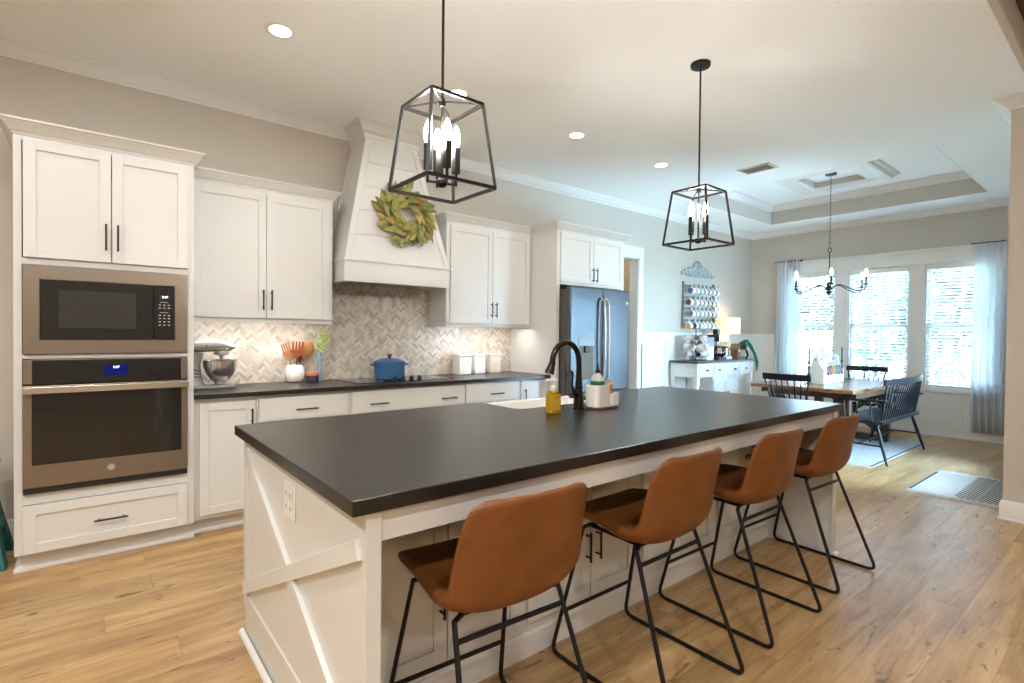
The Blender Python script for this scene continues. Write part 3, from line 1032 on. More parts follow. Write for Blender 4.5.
wallcab('white wall cabinet left of the range hood above the stand mixer', .521, 1.512, 1.38,
        [(.553, 1.017, 1.413, 2.318, .995, 1.473, .147), (1.021, 1.480, 1.413, 2.318, 1.052, 1.473, .147)], False, True)
wallcab('white wall cabinet right of the range hood above the white canisters', 2.568, 3.586, 1.38,
        [(2.603, 3.083, 1.413, 2.318, 3.066, 1.475, .147), (3.087, 3.560, 1.413, 2.318, 3.120, 1.475, .147)], True, False)
for nme, x0, x1 in (('left', .60, 1.45), ('right', 2.66, 3.5)):
    t = thing('under_cabinet_light', 'slim light strip fixed beneath the %s wall cabinet' % nme, 'light strip', ((x0 + x1) / 2, 4.17, 1.395), 'under-cabinet light strips')
    MB().box(x0, x1, 4.16, 4.185, 1.396, 1.408).obj('housing', M_PLASTIC, t, smooth=0)
    MB().box(x0 + .005, x1 - .005, 4.163, 4.182, 1.394, 1.396).obj('diffuser', M_STRIP, t, smooth=0)
    light('AREA', 'under_cabinet_lamp', ((x0 + x1) / 2, 4.18, 1.39), 3.6 if x0 < 2 else 2.8, (1.0, .93, .87), (math.radians(12), 0, 0), shape='RECTANGLE', size=x1 - x0, size_y=.02)

# --- refrigerator surround
fy = 3.737
t = thing('refrigerator_cabinet', 'white cabinet with tall side panel built over the refrigerator', 'cabinet', (4.1, 4.1, 0))
b = MB().box(3.589, 3.629, fy, WY - .002, 0, 1.815).box(4.575, 4.612, fy, WY - .002, 0, 1.815).box(3.589, 4.612, fy, WY - .002, 1.815, 2.362)
b.obj('body', M_CAB, t, bevel=.002, smooth=0)
b = MB().sweep(CABP(CZ, .074, .055), [(3.589, 4.134), (3.589, fy), (4.612, fy), (4.612, WY - .001)], side=-1)
b.box(3.586, 4.66, fy - .05, WY - .002, CZ - .012, CZ)
b.obj('crown', M_CAB, t, smooth=40)
door(t, 3.626, 4.096, 1.842, 2.325, fy - .021, 4.072, 1.86, .147)
door(t, 4.100, 4.572, 1.842, 2.325, fy - .021, 4.130, 1.86, .147)

# --- refrigerator
t = thing('refrigerator', 'french-door steel refrigerator with long curved handles and an ice dispenser', 'refrigerator', (4.09, 4.0, 0))
MB().box(3.648, 4.530, 3.672, 4.40, .02, 1.765).obj('body', M_FRSIDE, t, bevel=.006)
fyf = 3.595
for (x0, x1, nm_) in ((3.645, 4.106, 'l'), (4.110, 4.533, 'r')):
    d = MB().box(x0, x1, fyf, 3.664, .74, 1.788).obj('door', M_FRIDGE, t, bevel=.010, bseg=3)
    hx = 4.076 if nm_ == 'l' else 4.140
    pts = []
    for i in range(15):
        u = i / 14
        z = .82 + (1.715 - .82) * u
        bow = .046 + .014 * math.sin(PI * u)
        if i in (0, 14): bow = .0
        pts.append((hx, fyf - bow, z if 0 < i < 14 else (.835 if i == 0 else 1.70)))
    MB().tube(pts, .0135, 10).obj('handle', M_STEEL, d)
    if nm_ == 'l':
        c = MB().box(3.755, 3.985, fyf - .004, fyf + .001, 1.205, 1.295).obj('dispenser_panel', M_GREY, d, bevel=.004)
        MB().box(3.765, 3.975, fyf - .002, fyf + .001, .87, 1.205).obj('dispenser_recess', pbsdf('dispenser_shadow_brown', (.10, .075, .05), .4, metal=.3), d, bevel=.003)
        MB().box(3.835, 3.90, fyf - .02, fyf - .002, 1.14, 1.205).obj('dispenser_spout', M_DKPLASTIC, d, bevel=.006)
    else:
        MB().cyl((4.492, fyf - .001, 1.655), (4.492, fyf + .002, 1.655), .015, n=20).obj('badge', M_STEEL, d)
d = MB().box(3.645, 4.533, fyf, 3.664, .06, .73).obj('freezer_drawer', M_FRIDGE, t, bevel=.010, bseg=3)
handle(d, 3.75, .66, 4.43, .66, fyf, M_STEEL, .011)

# --- range hood
t = thing('range_hood', 'tapered white panelled range hood rising to the ceiling above the cooktop', 'range hood', (2.03, 4.2, 1.72))
hx0, hx1, hyb = 1.550, 2.506, 3.982
yt = 4.165; zt0, zt1 = 1.892, 2.925
b = MB()


def hood_ring(k):
    z = zt0 + (zt1 - zt0) * k
    return (hx0 + (HX0 - hx0) * k, hx1 + (HX1 - hx1) * k, hyb + .006 + (yt - hyb - .006) * k, z)


xa0, xa1, ya_, _ = hood_ring(0); xb0, xb1, yb_, _ = hood_ring(1)
b.hexa([(xa0, ya_, zt0), (xa1, ya_, zt0), (xa1, WY - .009, zt0), (xa0, WY - .009, zt0), (xb0, yb_, zt1), (xb1, yb_, zt1), (xb1, WY - .009, zt1), (xb0, WY - .009, zt1)])
b.obj('hood_shell', M_CAB, t, smooth=0)
# front planks with shadow gaps, corner boards
b = MB(); NP = 5
for i in range(NP):
    k0, k1 = i / NP + .003, (i + 1) / NP - .003
    a0, a1, ay, az = hood_ring(k0); c0, c1, cy_, cz = hood_ring(k1)
    b.hexa([(a0 + .052, ay - .006, az), (a1 - .052, ay - .006, az), (a1 - .052, ay, az), (a0 + .052, ay, az), (c0 + .052, cy_ - .006, cz), (c1 - .052, cy_ - .006, cz), (c1 - .052, cy_, cz), (c0 + .052, cy_, cz)])
b.obj('front_planks', M_CAB, t, smooth=0)
b = MB()
a0, a1, ay, az = hood_ring(0); c0, c1, cy_, cz = hood_ring(1)
for (p, q) in (((a0, a0 + .05), (c0, c0 + .05)), ((a1 - .05, a1), (c1 - .05, c1))):
    b.hexa([(p[0], ay - .010, az), (p[1], ay - .010, az), (p[1], ay, az), (p[0], ay, az), (q[0], cy_ - .010, cz), (q[1], cy_ - .010, cz), (q[1], cy_, cz), (q[0], cy_, cz)])
b.box(c0, c1, cy_ - .012, cy_, 2.86, 2.93)
for (px, qx, s) in ((a0, c0, -1), (a1, c1, 1)):
    b.hexa([(px, WY - .06, az), (px + s * .006, WY - .06, az), (px + s * .006, WY - .009, az), (px, WY - .009, az), (qx, WY - .06, cz), (qx + s * .006, WY - .06, cz), (qx + s * .006, WY - .009, cz), (qx, WY - .009, cz)])
b.obj('corner_boards', M_CAB, t, bevel=.001, smooth=0)
b = MB()
b.box(hx0, hx1, hyb, WY - .009, 1.735, 1.880)
b.box(hx0 - .008, hx1 + .008, hyb - .010, WY - .009, 1.880, 1.895)
b.box(hx0, hx1, hyb, hyb + .03, 1.719, 1.735).box(hx0, hx0 + .03, hyb + .03, WY - .009, 1.719, 1.735).box(hx1 - .03, hx1, hyb + .03, WY - .009, 1.719, 1.735)
b.obj('hood_band', M_CAB, t, bevel=.0015, smooth=0)
MB().box(hx0 + .12, hx1 - .12, hyb + .08, WY - .06, 1.726, 1.735).obj('filter', M_STEEL, t, smooth=0)
b = MB().box(HX0, HX1, yt, WY - .009, 2.925, CEIL - .002)
b.sweep(crown_prof(CEIL - .001, .092, .10), [(HX0, WY - .001), (HX0, yt), (HX1, yt), (HX1, WY - .001)], side=-1)
b.sweep([(0, 2.925), (.012, 2.925), (.016, 2.935), (.016, 2.96), (0, 2.96)], [(HX0, WY - .001), (HX0, yt), (HX1, yt), (HX1, WY - .001)], side=-1)
b.obj('crown', M_CAB, t, smooth=40)

# --- wreath on the hood
wc = Vector((2.096, 4.040, 2.310))
t = thing('wreath', 'round wreath of olive and gold magnolia leaves hanging on the range hood', 'wreath', wc)
tilt = math.atan2(yt - hyb, zt1 - zt0)
RM = Matrix.Translation(wc) @ Matrix.Rotation(-tilt, 4, 'X')
b = MB(); b.tube([(.17 * math.cos(a), .012, .17 * math.sin(a)) for a in [i * PI / 16 for i in range(32)]], .012, 8, closed=True)
b.xf(RM); b.obj('grapevine_ring', M_WOODDK, t)


def leaf(b, M, L, Wd, curl, cup):
    N_ = 7
    rows = []
    for i in range(N_):
        u = i / (N_ - 1)
        w = Wd * math.sin(PI * (u ** .8)) * (1 - .25 * u) / 2
        w = max(w, .0008)
        y = -curl * math.sin(PI * u * .9)
        rows.append([M @ Vector((L * u, y + cup * .0, -w)), M @ Vector((L * u, y + cup, 0)), M @ Vector((L * u, y, w))])
    b.grid(rows)


b = MB()
rl = random.Random(3)
for lay in range(3):
    n = (34, 34, 28)[lay]
    for i in range(n):
        a = 2 * PI * (i + rl.random() * .6) / n + lay
        r0 = (.195, .155, .112)[lay] + rl.uniform(-.02, .02)
        # leaves sweep round clockwise and outward
        dirn = a - (PI / 2) + (.75, .35, -.15)[lay] + rl.uniform(-.45, .45)
        P = Vector((r0 * math.cos(a), -.012 - .013 * lay, r0 * math.sin(a)))
        M = Matrix.Translation(P) @ Matrix.Rotation(-dirn, 4, 'Y') @ Matrix.Rotation(rl.uniform(-.35, .25), 4, 'Z') @ Matrix.Rotation(rl.uniform(-.4, .4), 4, 'X')
        b.cur = rl.choices(range(5), (36, 24, 20, 5, 15))[0]
        leaf(b, M, rl.uniform(.105, .145), rl.uniform(.060, .080), rl.uniform(.004, .02), .005)
b.xf(RM); b.obj('leaves', M_WR, t, smooth=180, recalc=False, solid=.0012)

# --- outlets


def outlet(lab, c, axis, w=.072, h=.118, gang=1, kind='outlet', cat='outlet'):
    t = thing('wall_' + kind, lab, cat, c, None)
    b = MB(); r = MB(); k = MB()
    w_ = w * gang if gang > 1 else w

    def bx(m, u0, u1, z0, z1, d0, d1):
        if axis == '-y': m.box(c[0] + u0, c[0] + u1, c[1] - d1, c[1] - d0, c[2] + z0, c[2] + z1)
        else: m.box(c[0] - d1, c[0] - d0, c[1] + u0, c[1] + u1, c[2] + z0, c[2] + z1)
    bx(b, -w_ / 2, w_ / 2, -h / 2, h / 2, 0, .005)
    b.obj('plate', M_HANDW, t, bevel=.002)
    for g in range(gang):
        u = (g - (gang - 1) / 2) * .046
        for zz in (-.022, .022):
            m = MB(); bx(m, u - .017, u + .017, zz - .015, zz + .015, .005, .0075)
            rr = m.obj('receptacle', M_PLASTIC, t, bevel=.002)
            m = MB(); bx(m, u - .008, u - .005, zz - .006, zz + .006, .0075, .0078); bx(m, u + .005, u + .008, zz - .006, zz + .006, .0075, .0078)
            m.obj('slots', M_DKPLASTIC, rr, smooth=0)
    return t


outlet('white outlet on the marble backsplash behind the wooden utensils', (1.183, WY - .0085, 1.163), '-y')
outlet('white outlet on the end panel of the island', (.5348, 1.842, .745), '-x', gang=2, w=.06)
outlet('white outlet on the wall panelling right of the pantry doorway', (6.17, WY - .0065, 1.12), '-y')

# --- cooktop
t = thing('cooktop', 'black glass electric cooktop set into the back counter', 'cooktop', (2.08, 4.15, .914))
g = MB().prism([(1.635, 3.925), (2.530, 3.925), (2.530, 4.385), (1.635, 4.385)], 'z', .9142, .9195).obj('glass_top', M_GLASSB, t, bevel=.002)
for (x, y, r) in ((1.82, 4.05, .085), (1.84, 4.26, .07), (2.02, 4.17, .11), (2.36, 4.05, .07), (2.36, 4.26, .085)):
    b = MB().tube([(x + r * math.cos(a), y + r * math.sin(a), .9196) for a in [i * PI / 16 for i in range(32)]], .0012, 4, closed=True)
    b.obj('burner_ring', M_GREY, t)
for (x, y) in ((1.985, 3.985), (2.062, 3.985), (2.138, 3.985), (2.214, 3.985)):
    b = MB().lathe([(.022, 0), (.022, .006), (.017, .010), (.017, .028), (0, .030)], (x, y, .9196), 18)
    b.box(x - .0035, x + .0035, y - .019, y + .019, .9196 + .012, .9196 + .036)
    b.obj('knob', M_DKPLASTIC, t)

# --- dutch oven on it
c = (2.015, 4.150, .9215)
t = thing('dutch_oven', 'blue enamelled dutch oven standing on the black cooktop', 'pot', c)
b = MB().lathe([(0, 0), (.112, 0), (.122, .006), (.128, .03), (.131, .125), (.134, .140), (.128, .140), (.124, .125), (.118, .02), (0, .012)], c, 40)
b.obj('pot_body', M_BLUE, t, smooth=40)
for s in (-1, 1):
    pts = [(c[0] + s * (.129 + q[0]), c[1] + q[1], c[2] + .125) for q in ((-.004, -.04), (.022, -.038), (.033, -.02), (.035, 0), (.033, .02), (.022, .038), (-.004, .04))]
    MB().tube(pts, .0065, 8).obj('side_handle', M_BLUE, t)
l = MB().lathe([(.136, .141), (.137, .148), (.120, .158), (.08, .172), (.03, .180), (0, .181)], c, 40).obj('lid', M_BLUE, t, smooth=50)
MB().lathe([(.014, .180), (.010, .190), (.012, .198), (.024, .204), (.024, .211), (0, .213)], c, 20).obj('lid_knob', M_DKPLASTIC, l)

# --- canisters
for (x0, x1, y0, y1, lab) in ((2.815, 2.955, 4.275, 4.405, 'leftmost of the three square white lidded canisters on the counter'),
                              (3.010, 3.140, 4.295, 4.415, 'middle one of the three square white lidded canisters on the counter'),
                              (3.210, 3.345, 4.305, 4.425, 'rightmost of the three square white lidded canisters on the counter')):
    t = thing('canister', lab, 'canister', ((x0 + x1) / 2, (y0 + y1) / 2, .9145), 'white canisters')
    MB().box(x0, x1, y0, y1, .9145, 1.088).obj('jar', M_CERAM, t, bevel=.006)
    MB().box(x0 - .005, x1 + .005, y0 - .005, y1 + .005, 1.089, 1.112).obj('lid', M_CERAM, t, bevel=.004)
    MB().box(x0 + .025, x1 - .025, y0 - .0012, y0 + .001, .999, 1.004).obj('label_line', pbsdf('faded_print', (.45, .44, .43), .6), t, smooth=0)

# --- stand mixer, head pointing +x
c = (.66, 4.20, .9145)
t = thing('stand_mixer', 'silver stand mixer with a steel bowl, half hidden by the oven cabinet', 'mixer', c)


def rr(cx_, cy_, hw, hd, r, n=5):
    out = []
    for (sx, sy, a0) in ((1, 1, 0), (-1, 1, 90), (-1, -1, 180), (1, -1, 270)):
        for i in range(n + 1):
            a = math.radians(a0 + 90 * i / n)
            out.append((cx_ + sx * (hw - r) + r * math.cos(a), cy_ + sy * (hd - r) + r * math.sin(a)))
    return out


MB().prism(rr(.675, 4.2, .155, .095, .07), 'z', .9147, .938).obj('base', M_SILVER, t, bevel=.006)
# column
b = MB()
sec = [(.575, .062, .075, .936), (.565, .052, .06, 1.0), (.565, .046, .052, 1.08), (.575, .055, .055, 1.16)]
rings = [[(x, y, z) for x, y in rr(cx_, 4.2, hw, hd, min(hw, hd) * .7)] for (cx_, hw, hd, z) in sec]
n = len(rings[0])
for q in rings: q.append(q[0])
b.grid(rings); b.obj('column', M_SILVER, t, smooth=60)
# head: lofted along x
b = MB(); hs = []
for (x, z, rw, rh) in ((.485, 1.205, .004, .004), (.492, 1.205, .035, .03), (.52, 1.207, .052, .042), (.60, 1.212, .056, .046), (.68, 1.216, .056, .046), (.74, 1.214, .053, .044), (.785, 1.206, .045, .034), (.808, 1.203, .034, .024), (.815, 1.202, .026, .017), (.816, 1.202, .003, .003)):
    hs.append([(x, 4.2 + rw * math.cos(a), z + rh * math.sin(a)) for a in [2 * PI * i / 24 for i in range(25)]])
b.grid(hs); h = b.obj('motor_head', M_SILVER, t, smooth=60)
MB().cyl((.812, 4.2, 1.202), (.832, 4.2, 1.202), .013, n=16).obj('hub_knob', M_STEEL, h)
MB().cyl((.64, 4.150, 1.214), (.64, 4.138, 1.214), .006, n=10).obj('screw', M_DKPLASTIC, h)
MB().box(.50, .78, 4.1445, 4.1475, 1.186, 1.194).obj('trim_band', M_STEEL, h, bevel=.001)
MB().lathe([(.045, 1.180), (.048, 1.172), (.048, 1.150), (.020, 1.146), (.012, 1.14), (.010, 1.10), (0, 1.10)][::-1], (.745, 4.2, 0), 24).obj('planetary_hub', M_SILVER, t)
b = MB().lathe([(0, .9385), (.045, .9385), (.048, .945), (.038, .955), (.060, .975), (.092, 1.02), (.106, 1.065), (.108, 1.108), (.112, 1.112), (.106, 1.113), (.103, 1.06), (.088, 1.02), (.05, .972), (0, .966)], (.735, 4.2, 0), 36)
bo = b.obj('bowl', M_STEEL, t, smooth=40)
b = MB()
for k, (dy, dz) in enumerate(((-.02, .02), (.0, .0), (.02, -.02))):
    b.tube([(.60, 4.10, 1.02 + dz), (.56, 4.085, 1.03 + dz * 1.2), (.52, 4.08, 1.045 + dz * 2.5)], .0035, 6)
b.obj('cord', M_DKPLASTIC, t)

# --- crock with spoons
c = (1.300, 4.375, .9145)
t = thing('utensil_crock', 'round white ribbed crock holding the wooden utensils', 'crock', c)
prof = [(0, 0), (.05, 0), (.056, .004)]
for i in range(13):
    u = i / 12
    prof.append((.057 + .0165 * math.sin(PI * (u * .84 + .08)) - (.0012 if i % 3 == 0 else 0), .008 + .12 * u))
prof += [(.053, .137), (.047, .137), (.046, .12), (.046, .02), (0, .015)]
MB().lathe(prof, c, 36).obj('crock_body', M_CERAM, t, smooth=30)


def utensil(name, lab, base, tip, kind, mat, wide=.05):
    base = Vector(base); tip = Vector(tip)
    d = (tip - base); L = d.length; d.normalize()
    side = d.cross(Vector((0, 1, 0))).normalized()      # stays in the picture plane
    t = thing(name, lab, 'utensil', base, 'wooden utensils in the white crock')
    neck = base + d * (L * .52)
    MB().tube([base, base + d * L * .3, neck], [.006, .005, .0055], 8).obj('shaft', mat, t)
    nrm = d.cross(side).normalized()
    b = MB()
    if kind == 'spoon':
        rows = []
        for i in range(9):
            u = i / 8
            w = wide * math.sqrt(max(0, 1 - (2 * u - 1) ** 2)) / 2 + .003
            rows.append([neck + d * (L * .48 * u) + side * (w * v) + nrm * (.012 * (1 - v * v) * math.sin(PI * u)) for v in (-1, -.5, 0, .5, 1)])
        b.grid(rows)
        b.obj('spoon_bowl', mat, t, smooth=180, recalc=False, solid=.006, subsurf=1)
    else:
        k = 4
        hd = L * .48
        pw = [(0, .004), (.15, .016), (.4, wide * .5), (.55, wide * .5)]
        pl = [neck + d * hd * u - side * w for u, w in pw] + [neck + d * hd * u + side * w for u, w in reversed(pw)]
        off = nrm * .004
        n_ = len(pl)
        b.add([p - off for p in pl] + [p + off for p in pl], [tuple(range(n_ - 1, -1, -1)), tuple(range(n_, 2 * n_))] + [(i, (i + 1) % n_, n_ + (i + 1) % n_, n_ + i) for i in range(n_)])
        for i in range(k):
            u0 = -wide * .5 + wide * (i + .12) / k; u1 = u0 + wide * .66 / k
            s = neck + d * hd * .54; e = neck + d * hd * 1.0
            m_ = (u0 + u1) / 2
            b.bar(s + side * m_, e + side * m_ * 1.12, u1 - u0, .007, up=nrm)
        b.obj('fork_head', mat, t, bevel=.001, smooth=0)


utensil('wooden_fork', 'light wooden fork leaning left in the white crock', (1.305, 4.375, .94), (1.215, 4.36, 1.225), 'fork', M_WOODSP, .066)
utensil('wooden_fork', 'wide reddish wooden salad fork standing upright in the white crock', (1.300, 4.362, .94), (1.312, 4.335, 1.240), 'fork', M_WOODRED, .090)
utensil('wooden_spoon', 'wooden ladle with a deep round bowl leaning right in the white crock', (1.290, 4.385, .94), (1.425, 4.37, 1.245), 'spoon', M_WOODSP, .105)
utensil('wooden_spoon', 'dark wooden spoon tucked behind the ladle in the white crock', (1.315, 4.395, .94), (1.375, 4.41, 1.18), 'spoon', M_WOODDK, .04)

# jar candle with coral lid, wood paddle behind
c = (1.425, 4.335, .9145)
t = thing('candle_jar', 'short dark glass jar with a coral lid beside the white crock', 'candle', c)
MB().lathe([(0, 0), (.046, 0), (.048, .004), (.048, .05), (0, .05)], c, 28).obj('jar', M_PURPLE, t)
MB().lathe([(.050, .0505), (.051, .055), (.050, .073), (0, .075)], c, 28).obj('lid', M_BRICKRED, t)

c = (1.492, 4.360, .9145)
t = thing('bud_vase', 'tall narrow pale blue glass vase with green sprigs', 'vase', c)
MB().lathe([(0, 0), (.019, 0), (.017, .01), (.016, .235), (.013, .235), (.013, .012), (0, .01)], c, 20).obj('glass', M_BLUEGL, t)
st = MB(); lf = MB(); rl = random.Random(11)
for k in range(9):
    a = rl.uniform(-.55, .7); bb = rl.uniform(-.25, .25); L = rl.uniform(.22, .30)
    base = Vector((c[0] + rl.uniform(-.006, .006), c[1], c[2] + .05))
    mid = Vector((c[0] + .004 * k / 4, c[1], c[2] + .22))
    tip = mid + Vector((math.sin(a) * L * .8, bb * L * .6, L * .72))
    q = mid + (tip - mid) * .5 + Vector((math.sin(a) * .01, 0, .015))
    st.tube([base, mid, q, tip], .0014, 5)
    for j in range(17):
        u = (j + 1) / 17
        P = mid.lerp(tip, u)
        dr = rl.uniform(0, 2 * PI)
        M = Matrix.Translation(P) @ Matrix.Rotation(dr, 4, 'Z') @ Matrix.Rotation(rl.uniform(-.9, .2), 4, 'Y')
        lf.cur = rl.choice((0, 1, 1))
        leaf(lf, M, rl.uniform(.022, .036), .011, .003, .001)
st.obj('stems', M_GREENLEAF, t)
lf.obj('leaves', [M_GREENLEAF, M_LEAFPALE], t, smooth=180, recalc=False)

# teal toy step at the far left
c = (-.495, 4.15, 0)
t = thing('step_stool', 'teal plastic step stool standing left of the oven cabinet', 'stool', c)
for s in (-1, 1):
    x = c[0] + s * .135
    b = MB()
    b.prism([(3.93, .0), (4.03, .0), (4.10, .20), (4.20, .20), (4.27, .0), (4.37, .0), (4.30, .28), (4.24, .62), (4.14, .62), (4.02, .28)], 'x', x - .018, x + .018)
    b.v = [(vx - s * .16 * vz, vy, vz * .88) for vx, vy, vz in b.v]
    b.obj('side_panel', M_TEAL, t, bevel=.006)
MB().box(c[0] - .13, c[0] + .13, 3.99, 4.16, .205, .24).obj('tread', M_TEAL, t, bevel=.008)
MB().box(c[0] - .10, c[0] + .10, 4.10, 4.30, .530, .565).obj('tread', M_TEAL, t, bevel=.012)

# ------------------------------------------------------------------ island
IX0, IX1, IY0, IY1 = .488, 3.546, 1.195, 2.475
t = thing('kitchen_island', 'long white kitchen island with an X-braced end panel', 'island', (2.02, 1.85, 0))
fyI = 1.606
bx0, bx1 = .575, 3.475
b = MB().box(bx0, bx1, fyI, 2.10, .10, .874).box(bx0, 1.785, 2.10, 2.455, .10, .874).box(2.515, bx1, 2.10, 2.455, .10, .874).box(1.785, 2.515, 2.10, 2.455, .10, .63)
b.box(bx0, bx1, fyI, 2.40, .0, .10)
b.obj('body', M_CAB, t, smooth=0)
# end panels
b = MB().box(.535, .575, 1.225, 2.49, 0, .874)
b.obj('end_panel', M_CAB, t, bevel=.0015, smooth=0)
b = MB()
b.box(.529, .535, 2.425, 2.49, .13, .874).box(.529, .535, 1.225, 1.245, .13, .874).box(.529, .535, 1.245, 2.425, .13, .185)
b.obj('panel_frame', M_CAB, t, bevel=.001, smooth=0)
MB().bar((.5262, 2.462, .212), (.5262, 1.245, .775), .0175, .052, up=(0, 0, 1)).obj('cross_brace', M_CAB, t, bevel=.0015, smooth=0)
b = MB().bar((.527, 2.43, .800), (.527, 1.245, .210), .016, .052, up=(0, 0, 1))
b.obj('cross_brace', M_CAB, t, bevel=.0015, smooth=0)
b = MB().box(3.475, 3.515, 1.225, 2.49, 0, .874)
b.obj('end_panel', M_CAB, t, bevel=.0015, smooth=0)
# overhang apron and legs facing the stools
MB().box(.575, 3.475, 1.225, 1.245, .790, .874).obj('apron', M_CAB, t, bevel=.0015, smooth=0)
MB().box(.529, .571, 1.213, 1.225, 0, .874).obj('corner_post', M_CAB, t, bevel=.0015, smooth=0)
MB().box(3.468, 3.521, 1.213, 1.225, 0, .874).obj('corner_post', M_CAB, t, bevel=.0015, smooth=0)
b = MB()
b.sweep([(0, 0), (.018, 0), (.018, .010), (.013, .018), (.004, .022), (0, .022)], [(.529, 1.213), (.529, 2.50)], side=1)
b.sweep([(0, 0), (.018, 0), (.018, .010), (.013, .018), (.004, .022), (0, .022)], [(3.521, 2.50), (3.521, 1.213), (3.475, 1.213), ], side=1)
b.sweep([(0, 0), (.010, 0), (.010, .09), (.004, .10), (0, .10)], [(bx0, fyI), (bx1, fyI)], side=-1)
b.obj('base_moulding', M_TRIM, t, smooth=30)
# recessed cabinet doors on the stool side
DYI = fyI - .021
xs = [(.645, .998), (1.004, 1.345), (1.385, 1.748), (1.756, 2.07), (2.135, 2.455), (2.461, 2.78), (2.845, 3.125), (3.131, 3.41)]
for i, (x0, x1) in enumerate(xs):
    hx = x1 - .028 if i % 2 == 0 else x0 + .030
    door(t, x0, x1, .145, .835, DYI, hx, .315, .13)
for o_ in t.children:
    if o_.name.startswith('door'):
        for h_ in o_.children:
            h_.data.materials[0] = M_BLACK

# sink set into the kitchen side
sx0, sx1 = 1.787, 2.512
outl = [(IX0, IY0), (IX1, IY0), (IX1, IY1), (sx1, IY1), (sx1, 2.175), (sx1 - .03, 2.145), (sx0 + .05, 2.145), (sx0 + .015, 2.16), (sx0, 2.195), (sx0, IY1), (IX0, IY1)]
o = MB().prism(outl, 'z', .875, .915).obj('island_countertop', M_GRANITE, bevel=.003, smooth=0)
origin_to(o, (2.02, 1.835, .875))
tag(o, 'large dark granite countertop on the kitchen island', 'countertop')
t = thing('farmhouse_sink', 'white apron-front sink at the back edge of the island', 'sink', (2.15, 2.32, .64))
b = MB()
zt = .906
a0, a1, c0, c1 = sx0 + .002, sx1 - .002, 2.148, 2.515
b.box(a0, a1, c0, c1, .64, .665)
zt_ = .8735
b.box(a0, a1, c0, c0 + .02, .665, zt_).box(a0, a1, c1 - .035, c1, .665, zt).box(a0, a0 + .02, c0 + .02, c1 - .035, .665, zt_ + .02).box(a1 - .02, a1, c0 + .02, c1 - .035, .665, zt_ + .02)
b.obj('basin', M_PORC, t, bevel=.006, smooth=35)
MB().lathe([(.02, 0), (.045, .001), (.045, .003), (.02, .002)], (2.15, 2.33, .6655), 20).obj('drain', M_STEEL, t)

# faucet
M_FAUC = pbsdf('oil_rubbed_bronze', (.028, .022, .018), .28, metal=.75)
c = (2.060, 1.965, .9155)
t = thing('faucet', 'dark bronze gooseneck kitchen faucet standing on the island', 'faucet', c)
MB().lathe([(0, 0), (.033, 0), (.033, .006), (.029, .010), (.027, .05), (.024, .085), (.020, .12), (.017, .165), (0, .165)], c, 24).obj('body', M_FAUC, t)
pts = []
cx_, cz_, R_ = 1.966, 1.172, .094
pts.append((c[0], c[1], c[2] + .150))
pts.append((c[0] + .001, c[1], 1.12))
for i in range(15):
    a = math.radians(-4 + 186 * i / 14)
    pts.append((cx_ + R_ * math.cos(a), c[1] + .0 + .010 * i / 14, cz_ + R_ * math.sin(a) * 1.08))
MB().tube(pts, .0155, 14).obj('spout', M_FAUC, t)
b = MB().tube([(1.872, 1.975, 1.17), (1.868, 1.976, 1.155)], [.018, .018], 16)
b.tube([(1.868, 1.976, 1.156), (1.857, 1.977, 1.128), (1.852, 1.978, 1.112)], [.019, .024, .025], 16)
b.obj('spray_head', M_FAUC, t)
b = MB().tube([(2.055, 1.965, .985), (2.018, 1.960, 1.012)], [.018, .017], 14)
b.tube([(2.015, 1.960, 1.010), (2.000, 1.959, 1.045), (2.004, 1.959, 1.09), (2.000, 1.959, 1.118), (1.994, 1.959, 1.126)], [.010, .007, .006, .0075, .005], 10)
b.obj('lever', M_FAUC, t)

# soap bottle
c = (1.838, 1.93, .9155)
t = thing('soap_bottle', 'clear square bottle of yellow hand soap left of the faucet', 'bottle', c)
b = MB(); b.prism(rr(c[0], c[1], .034, .026, .010), 'z', .916, 1.016)
b.prism(rr(c[0], c[1], .024, .019, .010), 'z', 1.016, 1.030)
b.obj('bottle_body', M_SOAP, t, bevel=.005)
MB().box(c[0] - .022, c[0] + .022, c[1] - .0268, c[1] - .0262, .935, .995).obj('label', pbsdf('amber_label', (.62, .36, .03), .4), t, smooth=0)
MB().lathe([(.013, 1.030), (.015, 1.034), (.015, 1.052), (.006, 1.056), (.005, 1.078), (.016, 1.079), (.017, 1.092), (0, 1.094)], (c[0], c[1], 0), 18).obj('collar', M_PLASTIC, t)
MB().tube([(c[0], c[1], 1.085), (c[0] - .03, c[1] + .01, 1.086), (c[0] - .043, c[1] + .014, 1.076)], [.007, .006, .004], 8).obj('nozzle', M_PLASTIC, t)

c = (1.915, 2.045, .9155)
t = thing('sink_hole_cover', 'small round black button set in the island countertop left of the soap bottle', 'hole cover', c)
MB().lathe([(0, 0), (.019, 0), (.021, .003), (.018, .008), (0, .009)], c, 24).obj('cap', M_FAUC, t)

# caddy with bottle and brush
c = (2.205, 1.925, .9155)
t = thing('sink_caddy', 'white stepped ceramic sink caddy right of the faucet', 'caddy', c)
b = MB()
hw, hd = .098, .050


